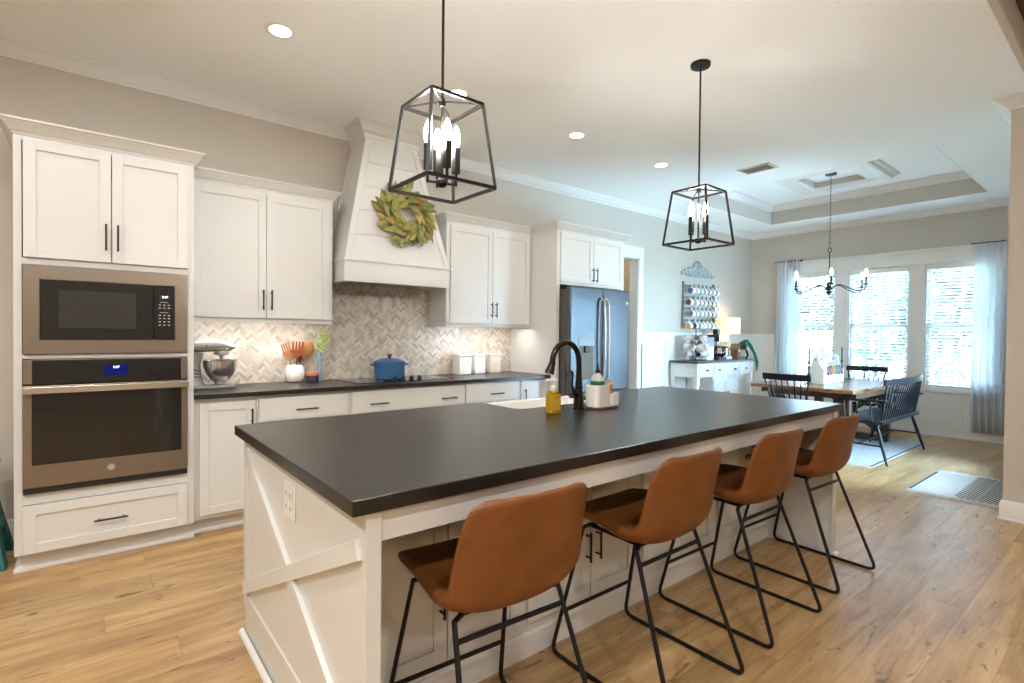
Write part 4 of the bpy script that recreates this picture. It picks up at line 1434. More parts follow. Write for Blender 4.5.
def walls(poly, z0, z1, th):
    cx0 = sum(p[0] for p in poly) / len(poly); cy0 = sum(p[1] for p in poly) / len(poly)
    inn = [(cx0 + (x - cx0) * (1 - th), cy0 + (y - cy0) * (1 - th)) for x, y in poly]
    n_ = len(poly)
    vs = [(x, y, z0) for x, y in poly] + [(x, y, z1) for x, y in poly] + [(x, y, z0) for x, y in inn] + [(x, y, z1) for x, y in inn]
    fs = []
    for i in range(n_):
        j = (i + 1) % n_
        fs += [(i, j, n_ + j, n_ + i), (2 * n_ + i, 3 * n_ + i, 3 * n_ + j, 2 * n_ + j), (n_ + i, n_ + j, 3 * n_ + j, 3 * n_ + i), (i, 2 * n_ + i, 2 * n_ + j, j)]
    b.add(vs, fs)


b.prism(rr(c[0], c[1], hw, hd, .03), 'z', .926, .936)
walls(rr(c[0] - .040, c[1], .058, hd, .028), .936, 1.045, .10)
walls(rr(c[0] + .058, c[1], .040, hd, .026), .936, .995, .12)
MB().prism(rr(c[0], c[1], hw - .003, hd - .003, .03), 'z', .9155, .926).obj('cork_base', M_BIRD, t, bevel=.002)
b.obj('caddy_body', M_CERAM, t, bevel=.002)
c2 = (2.165, 1.925, .937)
t = thing('soap_bottle', 'cloudy squeeze bottle with green label and black spout standing in the sink caddy', 'bottle', c2)
MB().lathe([(0, 0), (.036, 0), (.038, .005), (.038, .125), (.034, .145), (.018, .165), (.012, .172), (0, .172)], c2, 24).obj('bottle_body', M_BOTTLE, t)
MB().lathe([(.0385, .095), (.0388, .096), (.0388, .128), (.0383, .129)], c2, 24).obj('label', M_GREENLBL, t)
MB().lathe([(.0135, .170), (.0135, .188), (.007, .192), (.006, .205), (.009, .208), (.004, .225), (0, .226)], c2, 16).obj('spout_cap', M_DKPLASTIC, t)
c3 = (2.262, 1.925, .937)
t = thing('dish_brush', 'round wooden dish brush with orange knob standing in the sink caddy', 'brush', c3)
MB().lathe([(0, 0), (.022, 0), (.024, .03), (.02, .033), (0, .033)], c3, 18).obj('bristles', pbsdf('natural_bristle', (.55, .42, .22), .8, bump=.3, bscale=300), t)
MB().lathe([(.026, .033), (.028, .045), (.024, .06), (.013, .074), (.012, .080), (.021, .094), (.020, .108), (.010, .118), (0, .120)], c3, 20).obj('handle', M_ORANGE, t)
MB().tube([(2.243, 1.953, .938), (2.240, 1.955, 1.085)], [.006, .007], 8).obj('scraper', M_DKPLASTIC, t)

# ------------------------------------------------------------------ stools


def make_stool():
    t = thing('bar_stool', 'x', 'stool', (0, 0, 0), 'brown leather bar stools along the island')
    # profile: (y forward, z, half width, wing lift, wing forward)
    pr = [(.288, .578, .165, .000, 0), (.282, .603, .190, .003, 0), (.256, .620, .203, .007, 0), (.18, .624, .209, .012, 0), (.10, .617, .212, .016, 0), (.03, .603, .216, .020, 0),
          (-.03, .594, .217, .030, .004), (-.078, .600, .217, .036, .014), (-.110, .632, .216, .026, .030), (-.128, .690, .214, .010, .040), (-.146, .755, .210, 0, .043),
          (-.163, .820, .205, 0, .040), (-.177, .868, .195, -.002, .035), (-.182, .886, .178, -.005, .030), (-.184, .894, .150, -.008, .027)]
    NU = 12
    top = []
    for (y, z, w, li, fw) in pr:
        w *= 1.045
        y += .022 if y > .2 else 0
        row = []
        for j in range(NU + 1):
            u = 2 * j / NU - 1
            k = abs(u) ** 2.4
            row.append(Vector((w * u, y + fw * k, z + li * k)))
        top.append(row)
    # thickness from surface normals
    th = [.018, .034, .050, .056, .058, .060, .062, .058, .044, .032, .028, .026, .024, .020, .014]
    bot = []
    for i, row in enumerate(top):
        r2 = []
        for j, p in enumerate(row):
            a = top[min(i + 1, len(top) - 1)][j] - top[max(i - 1, 0)][j]
            c = row[min(j + 1, NU)] - row[max(j - 1, 0)]
            n_ = c.cross(a).normalized()
            u = abs(2 * j / NU - 1)
            r2.append(p + n_ * th[i] * (1 - .35 * u ** 4))
        bot.append(r2)
    b = MB()
    A, Bn = len(top), NU + 1
    b.v = [tuple(p) for r in top for p in r] + [tuple(p) for r in bot for p in r]
    o = A * Bn
    for i in range(A - 1):
        for j in range(NU):
            q = i * Bn + j
            b.f.append((q, q + 1, q + Bn + 1, q + Bn)); b.f.append((o + q, o + q + Bn, o + q + Bn + 1, o + q + 1))
    for j in range(NU):
        b.f.append((j, o + j, o + j + 1, j + 1))
        q = (A - 1) * Bn + j
        b.f.append((q, q + 1, o + q + 1, o + q))
    for i in range(A - 1):
        q = i * Bn
        b.f.append((q, q + Bn, o + q + Bn, o + q))
        q = i * Bn + NU
        b.f.append((q, o + q, o + q + Bn, q + Bn))
    b.m = [0] * len(b.f)
    sh = b.obj('seat_shell', M_LEATHER, t, smooth=180, subsurf=2)
    # piping round the rim
    rim = [top[i][0] for i in range(1, A)] + [top[A - 1][j] for j in range(1, NU)] + [top[i][NU] for i in range(A - 1, 0, -1)] + [top[0][j] for j in range(NU, -1, -1)]
    # sled legs
    R = .0085
    for s in (-1, 1):
        p0 = Vector((s * .183, .215, .545)); p1 = Vector((s * .236, .335, .0095)); p2 = Vector((s * .236, -.245, .0095)); p3 = Vector((s * .185, -.048, .535))

        def corner(a, v, c, r=.045, n=6):
            d0 = (a - v).normalized(); d1 = (c - v).normalized()
            s0 = v + d0 * r; s1 = v + d1 * r
            return [s0.lerp(v, k / n).lerp(v.lerp(s1, k / n), k / n) for k in range(n + 1)]
        path = [Vector((s * .150, .205, .552))] + [p0] + corner(p0, p1, p2) + corner(p1, p2, p3) + [p3, Vector((s * .150, -.034, .543))]
        MB().tube(path, R, 10).obj('leg', M_BLACK, t)
    f0 = Vector((.183, .215, .545)).lerp(Vector((.236, .335, .0095)), .68)
    MB().cyl((-f0.x, f0.y, f0.z), (f0.x, f0.y, f0.z), .008, n=10).obj('footrest', M_BLACK, t)
    f1 = Vector((.185, -.048, .535)).lerp(Vector((.236, -.245, .0095)), .09)
    MB().cyl((-f1.x, f1.y, f1.z), (f1.x, f1.y, f1.z), .008, n=10).obj('crossbar', M_BLACK, t)
    b = MB().cyl((-.155, .205, .549), (.155, .205, .549), .008, n=8).cyl((-.155, -.034, .543), (.155, -.034, .543), .008, n=8)
    b.cyl((-.15, .205, .549), (-.15, -.034, .543), .008, n=8).cyl((.15, .205, .549), (.15, -.034, .543), .008, n=8)
    b.obj('seat_support', M_BLACK, t)
    return t


st0 = make_stool()
lab = ['brown leather bar stool nearest the camera, at the left end of the island', 'brown leather bar stool, second from the near end of the island',
       'brown leather bar stool, third from the near end of the island', 'brown leather bar stool at the far right end of the island']
for i, (x, y, rz) in enumerate(((.958, 1.224, -.055), (1.728, 1.224, .0), (2.463, 1.226, -.02), (3.212, 1.230, -.04))):
    if i == 0:
        st0.location = (x, y, 0); st0.rotation_euler = (0, 0, rz); st0['label'] = lab[0]
    else:
        dup(st0, (x, y, 0), rz, lab[i])

# ------------------------------------------------------------------ pendant lanterns


def make_pendant():
    t = thing('pendant_lantern', 'x', 'pendant light', (0, 0, 0), 'lantern pendants over the island')
    zb, zt = -1.150, -.815
    hb, ht = .155, .117
    cb = [(-hb, -hb, zb), (hb, -hb, zb), (hb, hb, zb), (-hb, hb, zb)]
    ct = [(-ht, -ht, zt), (ht, -ht, zt), (ht, ht, zt), (-ht, ht, zt)]
    w = .0120
    b = MB()
    for i in range(4):
        j = (i + 1) % 4
        b.bar(cb[i], cb[j], w, w)
        b.bar(ct[i], ct[j], w, w)
        b.bar(cb[i], ct[i], w, w, up=(1, 1, 0))
        b.bar((0, 0, zt + .018), ct[i], .006, .006)
    b.obj('cage', M_CAGE, t, smooth=0)
    b = MB().cyl((0, 0, zt), (0, 0, -.02), .0055, n=10)
    b.lathe([(0, zt - .008), (.013, zt - .004), (.015, zt + .012), (.010, zt + .028), (.0055, zt + .034)], (0, 0, 0), 14)
    b.obj('rod', M_CAGE, t)
    MB().lathe([(0, -.028), (.012, -.026), (.058, -.022), (.062, -.016), (.062, -.001), (0, -.001)], (0, 0, 0), 32).obj('canopy', M_BLACK, t)
    b = MB().cyl((0, 0, zt), (0, 0, zb + .03), .0055, n=8)
    b.lathe([(0, zb + .005), (.012, zb + .008), (.024, zb + .018), (.024, zb + .032), (.012, zb + .042), (0, zb + .046)], (0, 0, 0), 16)
    cand = []
    for k in range(4):
        a = PI / 2 * k - .21
        x, y = .060 * math.cos(a), .060 * math.sin(a)
        b.bar((0, 0, zb + .024), (x, y, zb + .024), .008, .008)
        b.bar((x, y, zb + .020), (x, y, zb + .072), .008, .008)
        cand.append((x, y))
    b.obj('stem', M_CAGE, t)
    for (x, y) in cand:
        s = MB().box(x - .0125, x + .0125, y - .0125, y + .0125, zb + .07, zb + .175).obj('candle_sleeve', M_CAGE, t, bevel=.001, smooth=0)
        MB().lathe([(.006, zb + .175), (.013, zb + .190), (.0165, zb + .208), (.014, zb + .232), (.007, zb + .256), (0, zb + .266)], (x, y, 0), 14).obj('bulb', M_BULB, s)
    return t, [(x, y, zb + .26) for x, y in cand]


pd, cand = make_pendant()
pend = [(1.118, 1.840), (3.040, 1.868)]
for i, (x, y) in enumerate(pend):
    if i == 0:
        pd.location = (x, y, CEIL); pd['label'] = 'black open-cage lantern pendant nearest the camera, over the left half of the island'
        pd.rotation_euler = (0, 0, .0)
    else:
        dup(pd, (x, y, CEIL), 0, 'black open-cage lantern pendant over the far half of the island, its round canopy in view')

# ------------------------------------------------------------------ recessed lights and vent


def make_down():
    t = thing('recessed_light', 'x', 'ceiling light', (0, 0, 0), 'recessed ceiling lights over the back counter')
    MB().lathe([(.062, -.004), (.082, -.003), (.084, -.0005), (.062, -.0005)], (0, 0, 0), 32).obj('trim_ring', M_PLASTIC, t)
    MB().lathe([(0, -.0045), (.060, -.0045), (.061, -.001), (0, -.001)], (0, 0, 0), 32).obj('lens', M_LED, t)
    return t


dl = make_down()
dlab = ['round recessed ceiling light at the upper left above the oven cabinet', 'round recessed ceiling light behind the near pendant', 'round recessed ceiling light between the two pendants, nearer the hood',
        'round recessed ceiling light just left of the far pendant rod']
for i, x in enumerate((.867, 2.085, 3.308, 4.537)):
    if i == 0:
        dl.location = (x, 3.215, CEIL); dl['label'] = dlab[0]
    else:
        dup(dl, (x, 3.215, CEIL), None, dlab[i])
for x in (-1.6, -.36, .867, 2.085, 3.308, 4.537):
    light('AREA', 'downlight_and_fill', (x, 3.215, CEIL - .008), DOWN_W, WARM if x < 3 else NEUT, (0, 0, 0), shape='DISK', size=.12)
for x in (-1.8, .4, 2.6, 4.3):
    for y in (-.9, -3.2):
        light('AREA', 'living_room_fill', (x, y, 3.39), LIV_FILL_W * (3 if x < 1 else .25), NEUT, (0, 0, 0), shape='DISK', size=.3)  # unseen fill lamps, added to brighten the room from the living side
for (x, y) in ((-1.3, .95), (-1.3, 2.1), (-.1, .95)):
    light('AREA', 'downlight_and_fill', (x, y, CEIL - .008), DOWN_W * 5.5, WARM, (0, 0, 0), shape='DISK', size=.12)  # extra out-of-view lamps, added to light the island end and ceiling
t = thing('ceiling_vent', 'long beige air vent in the ceiling before the tray recess', 'vent', (5.375, 2.64, CEIL - .001))
vx0, vx1, vy0, vy1 = 5.265, 5.485, 2.475, 2.80
b = MB().box(vx0, vx1, vy0, vy0 + .025, CEIL - .010, CEIL - .001).box(vx0, vx1, vy1 - .025, vy1, CEIL - .010, CEIL - .001).box(vx0, vx0 + .025, vy0, vy1, CEIL - .010, CEIL - .001).box(vx1 - .025, vx1, vy0, vy1, CEIL - .010, CEIL - .001)
b.obj('frame', M_VENT, t, bevel=.001, smooth=0)
b = MB()
for k in range(7):
    x = vx0 + .035 + k * .0245
    b.hexa([(x, vy0 + .025, CEIL - .009), (x + .002, vy0 + .025, CEIL - .009), (x + .002, vy1 - .025, CEIL - .009), (x, vy1 - .025, CEIL - .009),
            (x + .012, vy0 + .025, CEIL - .002), (x + .014, vy0 + .025, CEIL - .002), (x + .014, vy1 - .025, CEIL - .002), (x + .012, vy1 - .025, CEIL - .002)])
b.obj('louvres', M_VENT, t, smooth=0)
MB().box(vx0 + .02, vx1 - .02, vy0 + .02, vy1 - .02, CEIL - .0018, CEIL - .0008).obj('backing', M_VENT, t, smooth=0)

# ------------------------------------------------------------------ dining end
# rugs
M_RUG = pbsdf('cream_woven_rug', (.56, .54, .50), .95, bump=.5, bscale=180, var=.10, vscale=60)
M_RUGDK = pbsdf('charcoal_yarn', (.035, .04, .05), .95)
t = thing('mat', 'small cream woven mat with diagonal dark stripes beside the right wall', 'rug', (6.0, 1.06, 0))
MB().box(5.52, 6.54, .76, 1.355, .001, .012).obj('weave', M_RUG, t, bevel=.004)
b = MB()
for k in range(24):
    x0 = 5.20 + k * .058; xe = x0 + .36
    u0 = max(0, (5.54 - x0) / .36); u1 = min(1, (6.52 - x0) / .36)
    if u1 - u0 > .08:
        for (v0, v1) in ((0, .46), (.5, 1)):
            w0, w1 = max(u0, v0), min(u1, v1)
            if w1 - w0 > .03:
                b.bar((x0 + .36 * w0, .775 + .27 * w0, .0125), (x0 + .36 * w1, .775 + .27 * w1, .0125), .011, .003)
b.bar((5.55, 1.338, .0125), (6.45, 1.338, .0125), .014, .003)
b.obj('stripes', M_RUGDK, t, smooth=0)
rl = random.Random(5)
for xe, sg in ((5.52, -1), (6.54, 1)):
    b = MB()
    for k in range(80):
        y = .765 + k * .0074
        b.bar((xe, y, .007), (xe + sg * .05 + rl.uniform(-.015, .01), y + rl.uniform(-.009, .009), .003), .006, .006)
    b.obj('fringe', M_RUG, t, smooth=0)
t = thing('area_rug', 'large pale rug with a thin dark edge line under the dining table', 'rug', (7.1, 2.55, 0))
MB().box(6.16, 8.10, 1.80, 3.35, .001, .010).obj('weave', pbsdf('pale_blue_grey_rug', (.50, .52, .53), .95, bump=.4, bscale=150, var=.15, vscale=20), t, bevel=.003)
for y in (1.806, 3.328):
    MB().box(6.16, 8.10, y, y + .016, .010, .0125).obj('edge_line', M_RUGDK, t, smooth=0)
b = MB()
for k in range(110):
    y = 1.805 + k * .014
    b.bar((6.16, y, .004), (6.12 + rl.uniform(-.012, .01), y + rl.uniform(-.006, .006), .002), .005, .003)
b.obj('fringe', M_RUG, t, smooth=0)

# trestle table
tx0, tx1, tyy0, tyy1 = 6.17, 8.05, 1.985, 3.065
t = thing('dining_table', 'rustic wooden trestle dining table in front of the windows', 'table', (7.11, 2.525, 0))
b = MB()
for k in range(6):
    w = (tyy1 - tyy0) / 6
    b.box(tx0 + .09, tx1 - .09, tyy0 + k * w + .001, tyy0 + (k + 1) * w - .001, .722, .760)
b.box(tx0, tx0 + .088, tyy0, tyy1, .722, .760).box(tx1 - .088, tx1, tyy0, tyy1, .722, .760)
b.obj('tabletop', M_TABLETOP, t, bevel=.003, smooth=0)
for x in (6.45, 7.77):
    MB().box(x - .05, x + .05, 2.10, 2.95, .64, .720).obj('end_beam', M_TABLELEG, t, bevel=.004, smooth=0)
    MB().box(x - .05, x + .05, 2.10, 2.95, .016, .09).obj('foot_beam', M_TABLELEG, t, bevel=.004, smooth=0)
    for y in (2.14, 2.91):
        MB().box(x - .045, x + .045, y - .045, y + .045, .09, .64).obj('leg', M_TABLELEG, t, bevel=.004, smooth=0)
    b = MB().bar((x, 2.18, .12), (x, 2.87, .62), .05, .06).bar((x, 2.18, .62), (x, 2.87, .12), .051, .06)
    b.obj('cross_brace', M_TABLELEG, t, bevel=.003, smooth=0)
b = MB().box(6.495, 7.725, 2.485, 2.565, .33, .41)
b.obj('stretcher', M_TABLELEG, t, bevel=.003, smooth=0)
for y in (2.02, 3.0):
    MB().box(6.36, 7.86, y, y + .03, .655, .720).obj('apron', M_TABLELEG, t, bevel=.003, smooth=0)


def windsor(width, depth, nsp, arms, label, name='spindle_chair', cat='chair', htop=.915, seat_h=.455, lean=.085):
    """faces +x locally, back at -x side"""
    t = thing(name, label, cat)
    hw = width / 2
    b = MB().prism([(-depth / 2, -hw + .01), (depth / 2 - .03, -hw - .015), (depth / 2, -hw + .03), (depth / 2, hw - .03), (depth / 2 - .03, hw + .015), (-depth / 2, hw - .01)], 'z', seat_h - .035, seat_h)
    b.obj('seat', M_CHAIRBLK, t, bevel=.010, bseg=3)
    sy = hw - .05
    for sx in (-1, 1):
        for s in (-1, 1):
            p0 = (sx * (depth / 2 - .07), s * sy, seat_h - .03); p1 = (sx * (depth / 2 + .045) , s * (sy + .065), .0125)
            MB().tube([p0, Vector(p0).lerp(Vector(p1), .45), p1], [.013, .019, .011], 10).obj('leg', M_CHAIRBLK, t)
    b = MB()
    k = .58
    for s in (-1, 1):
        b.cyl((-(depth / 2 - .07 + .115 * k), s * (sy + .065 * k), .20), (depth / 2 - .07 + .115 * k, s * (sy + .065 * k), .20), .009, n=8)
    b.cyl((0, -(sy + .065 * k), .20), (0, sy + .065 * k, .20), .009, n=8)
    b.obj('stretcher', M_CHAIRBLK, t)
    # crest rail, bowed
    xb = -depth / 2 - lean
    zt = htop
    rows_f = []
    n_ = 14
    b = MB()
    prev = None
    pts = []
    for i in range(n_ + 1):
        u = 2 * i / n_ - 1
        pts.append((xb - .045 * (1 - u * u) + .02, u * (hw + .015)))
    for i in range(n_):
        (xa, ya), (xc, yc) = pts[i], pts[i + 1]
        b.hexa([(xa - .010, ya, zt - .068), (xc - .010, yc, zt - .068), (xc + .008, yc, zt - .068), (xa + .008, ya, zt - .068),
                (xa - .018, ya, zt), (xc - .018, yc, zt), (xc, yc, zt), (xa, ya, zt)])
    b.obj('crest_rail', M_CHAIRBLK, t, smooth=50)
    for i in range(nsp):
        u = -1 + 2 * i / (nsp - 1)
        u *= .93
        y0 = u * (hw - .035)
        x1 = xb - .045 * (1 - u * u) + .018
        r = .010 if i in (0, nsp - 1) else .0065
        MB().tube([(-depth / 2 + .035, y0, seat_h - .01), ((-depth / 2 + .035 + x1) / 2 - .004, y0 * 1.03, (seat_h + zt) / 2 - .02), (x1 - .002, u * (hw + .01), zt - .055)], [r, r * 1.25, r * .9], 8).obj('spindle', M_CHAIRBLK, t)
    if arms:
        for s in (-1, 1):
            zA = seat_h + .21
            MB().bar((-depth / 2 - .03, s * (hw - .015), zA), (depth / 2 - .04, s * (hw + .005), zA - .01), .042, .020).obj('armrest', M_CHAIRBLK, t, bevel=.006)
            for f in (.30, .62, .92):
                x = -depth / 2 + (depth - .06) * f
                MB().tube([(x - .01, s * (hw - .035), seat_h - .01), (x, s * (hw - .004), zA - .008)], .0085, 8).obj('arm_spindle', M_CHAIRBLK, t)
    return t


ch = windsor(.47, .44, 8, False, 'black spindle-back chair at the near end of the dining table, seen from behind')
ch.location = (6.16, 2.53, 0)
dup(ch, (8.16, 2.56, 0), PI, 'black spindle-back chair at the far end of the dining table below the windows')
ch['group'] = 'dining chairs'
for o in list(COL.objects):
    if o.name.startswith('spindle_chair.') and o.parent is None:
        o['group'] = 'dining chairs'
bn = windsor(1.30, .46, 17, True, 'long black spindle-back bench with arms on the right side of the dining table', 'spindle_bench', 'bench', htop=.890, lean=.028)
bn.location = (6.95, 1.985, 0)
bn.rotation_euler = (0, 0, PI / 2)

# things on the table
t = thing('table_crate', 'white wooden carry crate with a rod handle standing on the dining table', 'crate', (7.06, 2.57, .7605))
ya_, yb_ = 2.475, 2.665
ym = (ya_ + yb_) / 2
for x in (6.755, 7.345):
    MB().prism([(ya_, .761), (yb_, .761), (yb_, .93), (ym + .045, .99), (ym + .035, 1.075), (ym, 1.108), (ym - .035, 1.075), (ym - .045, .99), (ya_, .93)], 'x', x - .009, x + .009).obj('end_board', M_TRIM, t, bevel=.002, smooth=0)
for (y0, y1, z1) in ((ya_ + .004, ya_ + .016, .865), (yb_ - .016, yb_ - .004, .865), (ya_ + .017, yb_ - .017, .774)):
    MB().box(6.765, 7.335, y0, y1, .762, z1).obj('side_board', M_TRIM, t, bevel=.002, smooth=0)
MB().cyl((6.74, ym, 1.045), (7.36, ym, 1.045), .011, n=12).obj('rod_handle', M_GREY, t)
MB().cyl((6.765, ya_ + .010, .968), (7.335, ya_ + .010, .968), .003, n=6).obj('hanging_wire', M_GREY, t)
cols = [('purple', (.10, .05, .22)), ('red', (.45, .06, .03)), ('yellow', (.55, .34, .03)), ('green', (.04, .25, .06)), ('blue', (.02, .20, .42)), ('dark red', (.28, .03, .05))]
for k, (nm_, cc) in enumerate(cols):
    x = 6.86 + k * .085
    mt = pbsdf('%s_bead' % nm_.replace(' ', '_'), cc, .4)
    t = thing('bead_bracelet', '%s beaded loop hanging on the front of the white table crate' % nm_, 'bracelet', (x, ya_ - .004, .92), 'coloured loops on the table crate')
    b = MB()
    for j in range(16):
        a = 2 * PI * j / 16
        b.lathe([(0, -.009), (.007, -.005), (.007, .005), (0, .009)], (x + .024 * math.cos(a), ya_ - .004, .918 + .052 * math.sin(a)), 8)
    b.obj('beads', mt, t)
for k, (x, y, lb) in enumerate(((6.636, 2.60, 'dark green candlestick with a tall taper left of the white crate'), (7.45, 2.53, 'dark green candlestick with a tall taper behind the right end of the white crate'))):
    t = thing('candlestick', lb, 'candlestick', (x, y, .7605), 'green candlesticks on the table')
    prof = [(0, 0), (.055, 0), (.055, .006), (.030, .016), (.012, .03), (.018, .045), (.010, .06), (.009, .09), (.020, .105), (.022, .12), (.012, .14), (.009, .17), (.016, .185), (.017, .20), (.008, .215), (.010, .235), (.016, .25), (.017, .262), (0, .262)]
    MB().lathe(prof, (x, y, .7608), 20).obj('stick', M_DARKGREEN, t)
    MB().lathe([(.0105, .262), (.0095, .42), (.003, .435), (0, .435)], (x, y, .7608), 12).obj('taper', M_DARKGREEN, t)

# chandelier
c = Vector((7.12, 2.575, 0))
t = thing('chandelier', 'six-arm iron chandelier with candle bulbs hanging above the dining table', 'chandelier', (c.x, c.y, TZ))
MB().lathe([(0, -.03), (.02, -.028), (.062, -.018), (.065, -.001), (0, -.001)], (c.x, c.y, TZ), 28).obj('canopy', M_BLACK, t)
b = MB()
z = TZ - .03; k = 0
while z > 2.42:
    M = Matrix.Translation((c.x, c.y, z - .012)) @ Matrix.Rotation(PI / 2 * (k % 2) + .4, 4, 'Z')
    pts = [M @ Vector((.007 * math.cos(a), 0, .015 * math.sin(a))) for a in [2 * PI * i / 8 for i in range(8)]]
    b.tube(pts, .002, 5, closed=True)
    z -= .0245; k += 1
b.obj('chain', M_BLACK, t)
b = MB()
b.tube([(c.x + .002, c.y + .020 * math.cos(a), 2.39 + .026 * math.sin(a)) for a in [2 * PI * i / 16 for i in range(16)]], .0045, 8, closed=True)
b.cyl((c.x, c.y, 2.365), (c.x, c.y, 1.93), .006, n=10)
b.lathe([(0, 1.825), (.010, 1.83), (.005, 1.845), (.03, 1.865), (.034, 1.875), (.014, 1.885), (.018, 1.93), (.022, 1.95), (.014, 1.975), (.030, 1.985), (.030, 1.990), (.008, 1.995), (0, 2.0)], (c.x, c.y, 0), 20)
b.obj('centre_stem', M_BLACK, t)
for k in range(6):
    a = math.radians(19.8 + 3 + 60 * k)
    d = Vector((math.cos(a), math.sin(a), 0))
    P = lambda r, z: (c.x + d.x * r, c.y + d.y * r, z)
    pts = [P(.015, 1.90), P(.07, 1.945), P(.13, 1.955), P(.20, 1.925), P(.28, 1.885), P(.345, 1.868), P(.395, 1.885), P(.415, 1.925)]
    # smooth
    q = []
    for i in range(len(pts) - 1):
        p0, p1, p2, p3 = [Vector(pts[min(max(i + o, 0), len(pts) - 1)]) for o in (-1, 0, 1, 2)]
        for s in range(4):
            u = s / 4
            q.append(.5 * ((2 * p1) + (p2 - p0) * u + (2 * p0 - 5 * p1 + 4 * p2 - p3) * u * u + (3 * p1 - p0 - 3 * p2 + p3) * u ** 3))
    q.append(Vector(pts[-1]))
    ar = MB().tube(q, .0065, 8).obj('arm', M_BLACK, t)
    e = P(.415, 0)
    MB().lathe([(0, 1.924), (.028, 1.934), (.032, 1.940), (.010, 1.938), (.0105, 1.942), (.0105, 2.035), (0, 2.035)], e, 16).obj('candle_cup', M_BLACK, ar)
    MB().lathe([(.006, 2.035), (.014, 2.052), (.017, 2.072), (.013, 2.096), (.005, 2.115), (0, 2.12)], e, 14).obj('bulb', M_SMALLBULB, ar)

# ------------------------------------------------------------------ sideboard
sb0, sb1, sy0, sy1, sz = 6.52, 8.09, 3.985, 4.425, .962
t = thing('sideboard', 'distressed white sideboard with turned legs and a dark top along the back wall', 'sideboard', ((sb0 + sb1) / 2, 4.2, 0))
MB().box(sb0 - .02, sb1 + .02, sy0 - .02, sy1, sz - .03, sz).obj('top', M_SIDETOP, t, bevel=.004)
b = MB().box(sb0 + .01, sb1 - .01, sy0 + .015, sy1 - .005, .735, sz - .031)
b.obj('case', M_SIDEW, t, bevel=.002, smooth=0)
b = MB()
for x in (sb0 + .035, sb1 - .035):
    for y in (sy0 + .038, sy1 - .045):
        l = MB().box(x - .032, x + .032, y - .032, y + .032, .62, sz - .031)
        l.lathe([(.026, 0), (.024, .03), (.030, .06), (.020, .09), (.022, .2), (.028, .40), (.022, .46), (.030, .50), (.022, .53), (.032, .57), (.032, .62)], (x, y, 0), 16)
        l.obj('leg', M_SIDEW, t, smooth=40)
for (x0, x1, kn) in ((6.585, 6.930, 1), (6.955, 7.655, 2), (7.680, 8.025, 1)):
    d = shaker(MB(), x0, x1, .748, .905, sy0 - .002, .016, .016, .016, .004).obj('drawer', M_SIDEW, t, bevel=.002, smooth=0)
    for q in range(kn):
        xk = (x0 + x1) / 2 if kn == 1 else x0 + (x1 - x0) * (.18 + .64 * q)
        MB().prism([(xk - .022, .822), (xk - .018, .838), (xk, .845), (xk + .018, .838), (xk + .022, .822)], 'y', sy0 - .022, sy0 - .001).obj('cup_pull', M_BLACK, d, bevel=.003)
b = MB().box(6.945, 7.665, sy0 + .02, sy1 - .01, .10, .734)
b.obj('centre_cabinet', M_SIDEW, t, bevel=.002, smooth=0)
for (x0, x1) in ((6.955, 7.300), (7.306, 7.655)):
    d = shaker(MB(), x0, x1, .12, .69, sy0 + .002, .045, .05, .018, .006).obj('door', M_SIDEW, t, bevel=.002, smooth=0)
    MB().lathe([(.004, 0), (.012, .008), (.012, .014), (0, .018)], (0, 0, 0), 12).xf(Matrix.Translation((x1 - .03 if x0 < 7.1 else x0 + .03, sy0 + .002, .5)) @ Matrix.Rotation(PI / 2, 4, 'X')).obj('knob', M_BLACK, d)
for (x0, x1) in ((sb0 + .05, 6.944), (7.666, sb1 - .05)):
    MB().box(x0, x1, sy0 + .05, sy1 - .03, .12, .145).obj('lower_shelf', M_SIDEW, t, bevel=.002)
TOP = sz + .0005


def mug_mats(inner):
    return [M_PORC, inner]


M_IN = {n_: pbsdf('mug_%s' % n_, c_, .25) for n_, c_ in {'navy': (.01, .04, .22), 'orange': (.50, .09, .03), 'red': (.35, .012, .012), 'amber': (.62, .27, .01), 'white': (.74, .74, .72),
                                                      'teal': (.10, .30, .30), 'grey': (.30, .33, .36), 'green': (.02, .15, .03), 'coral': (.55, .12, .10), 'brown': (.28, .13, .04)}.items()}
MUGME = {}


def make_mug(inner, name='mug'):
    """axis +z is the opening, handle toward +x; origin at the mug's centre"""
    b = MB()
    b.cur = 0
    b.lathe([(0, -.046), (.034, -.046), (.040, -.040), (.041, .046), (.039, .048)], (0, 0, 0), 20)
    b.cur = 1
    b.lathe([(.039, .048), (.037, .046), (.036, -.036), (0, -.038)], (0, 0, 0), 20)
    t = bpy.data.objects.new(name, None); COL.objects.link(t)
    b.obj('cup', mug_mats(M_IN[inner]), t, smooth=50)
    MB().tube([(.038, 0, .028), (.055, 0, .026), (.066, 0, .010), (.066, 0, -.010), (.055, 0, -.026), (.038, 0, -.028)], .0055, 6).obj('handle', M_PORC, t)
    return t


PROTO = {}


def place_mug(inner, M, label, group):
    if inner not in PROTO:
        t = make_mug(inner); PROTO[inner] = t
    else:
        p = PROTO[inner]
        t = p.copy(); COL.objects.link(t)
        for chd in p.children:
            q = chd.copy(); COL.objects.link(q); q.parent = t
    t.matrix_world = M
    tag(t, label, 'mug', group)
    return t


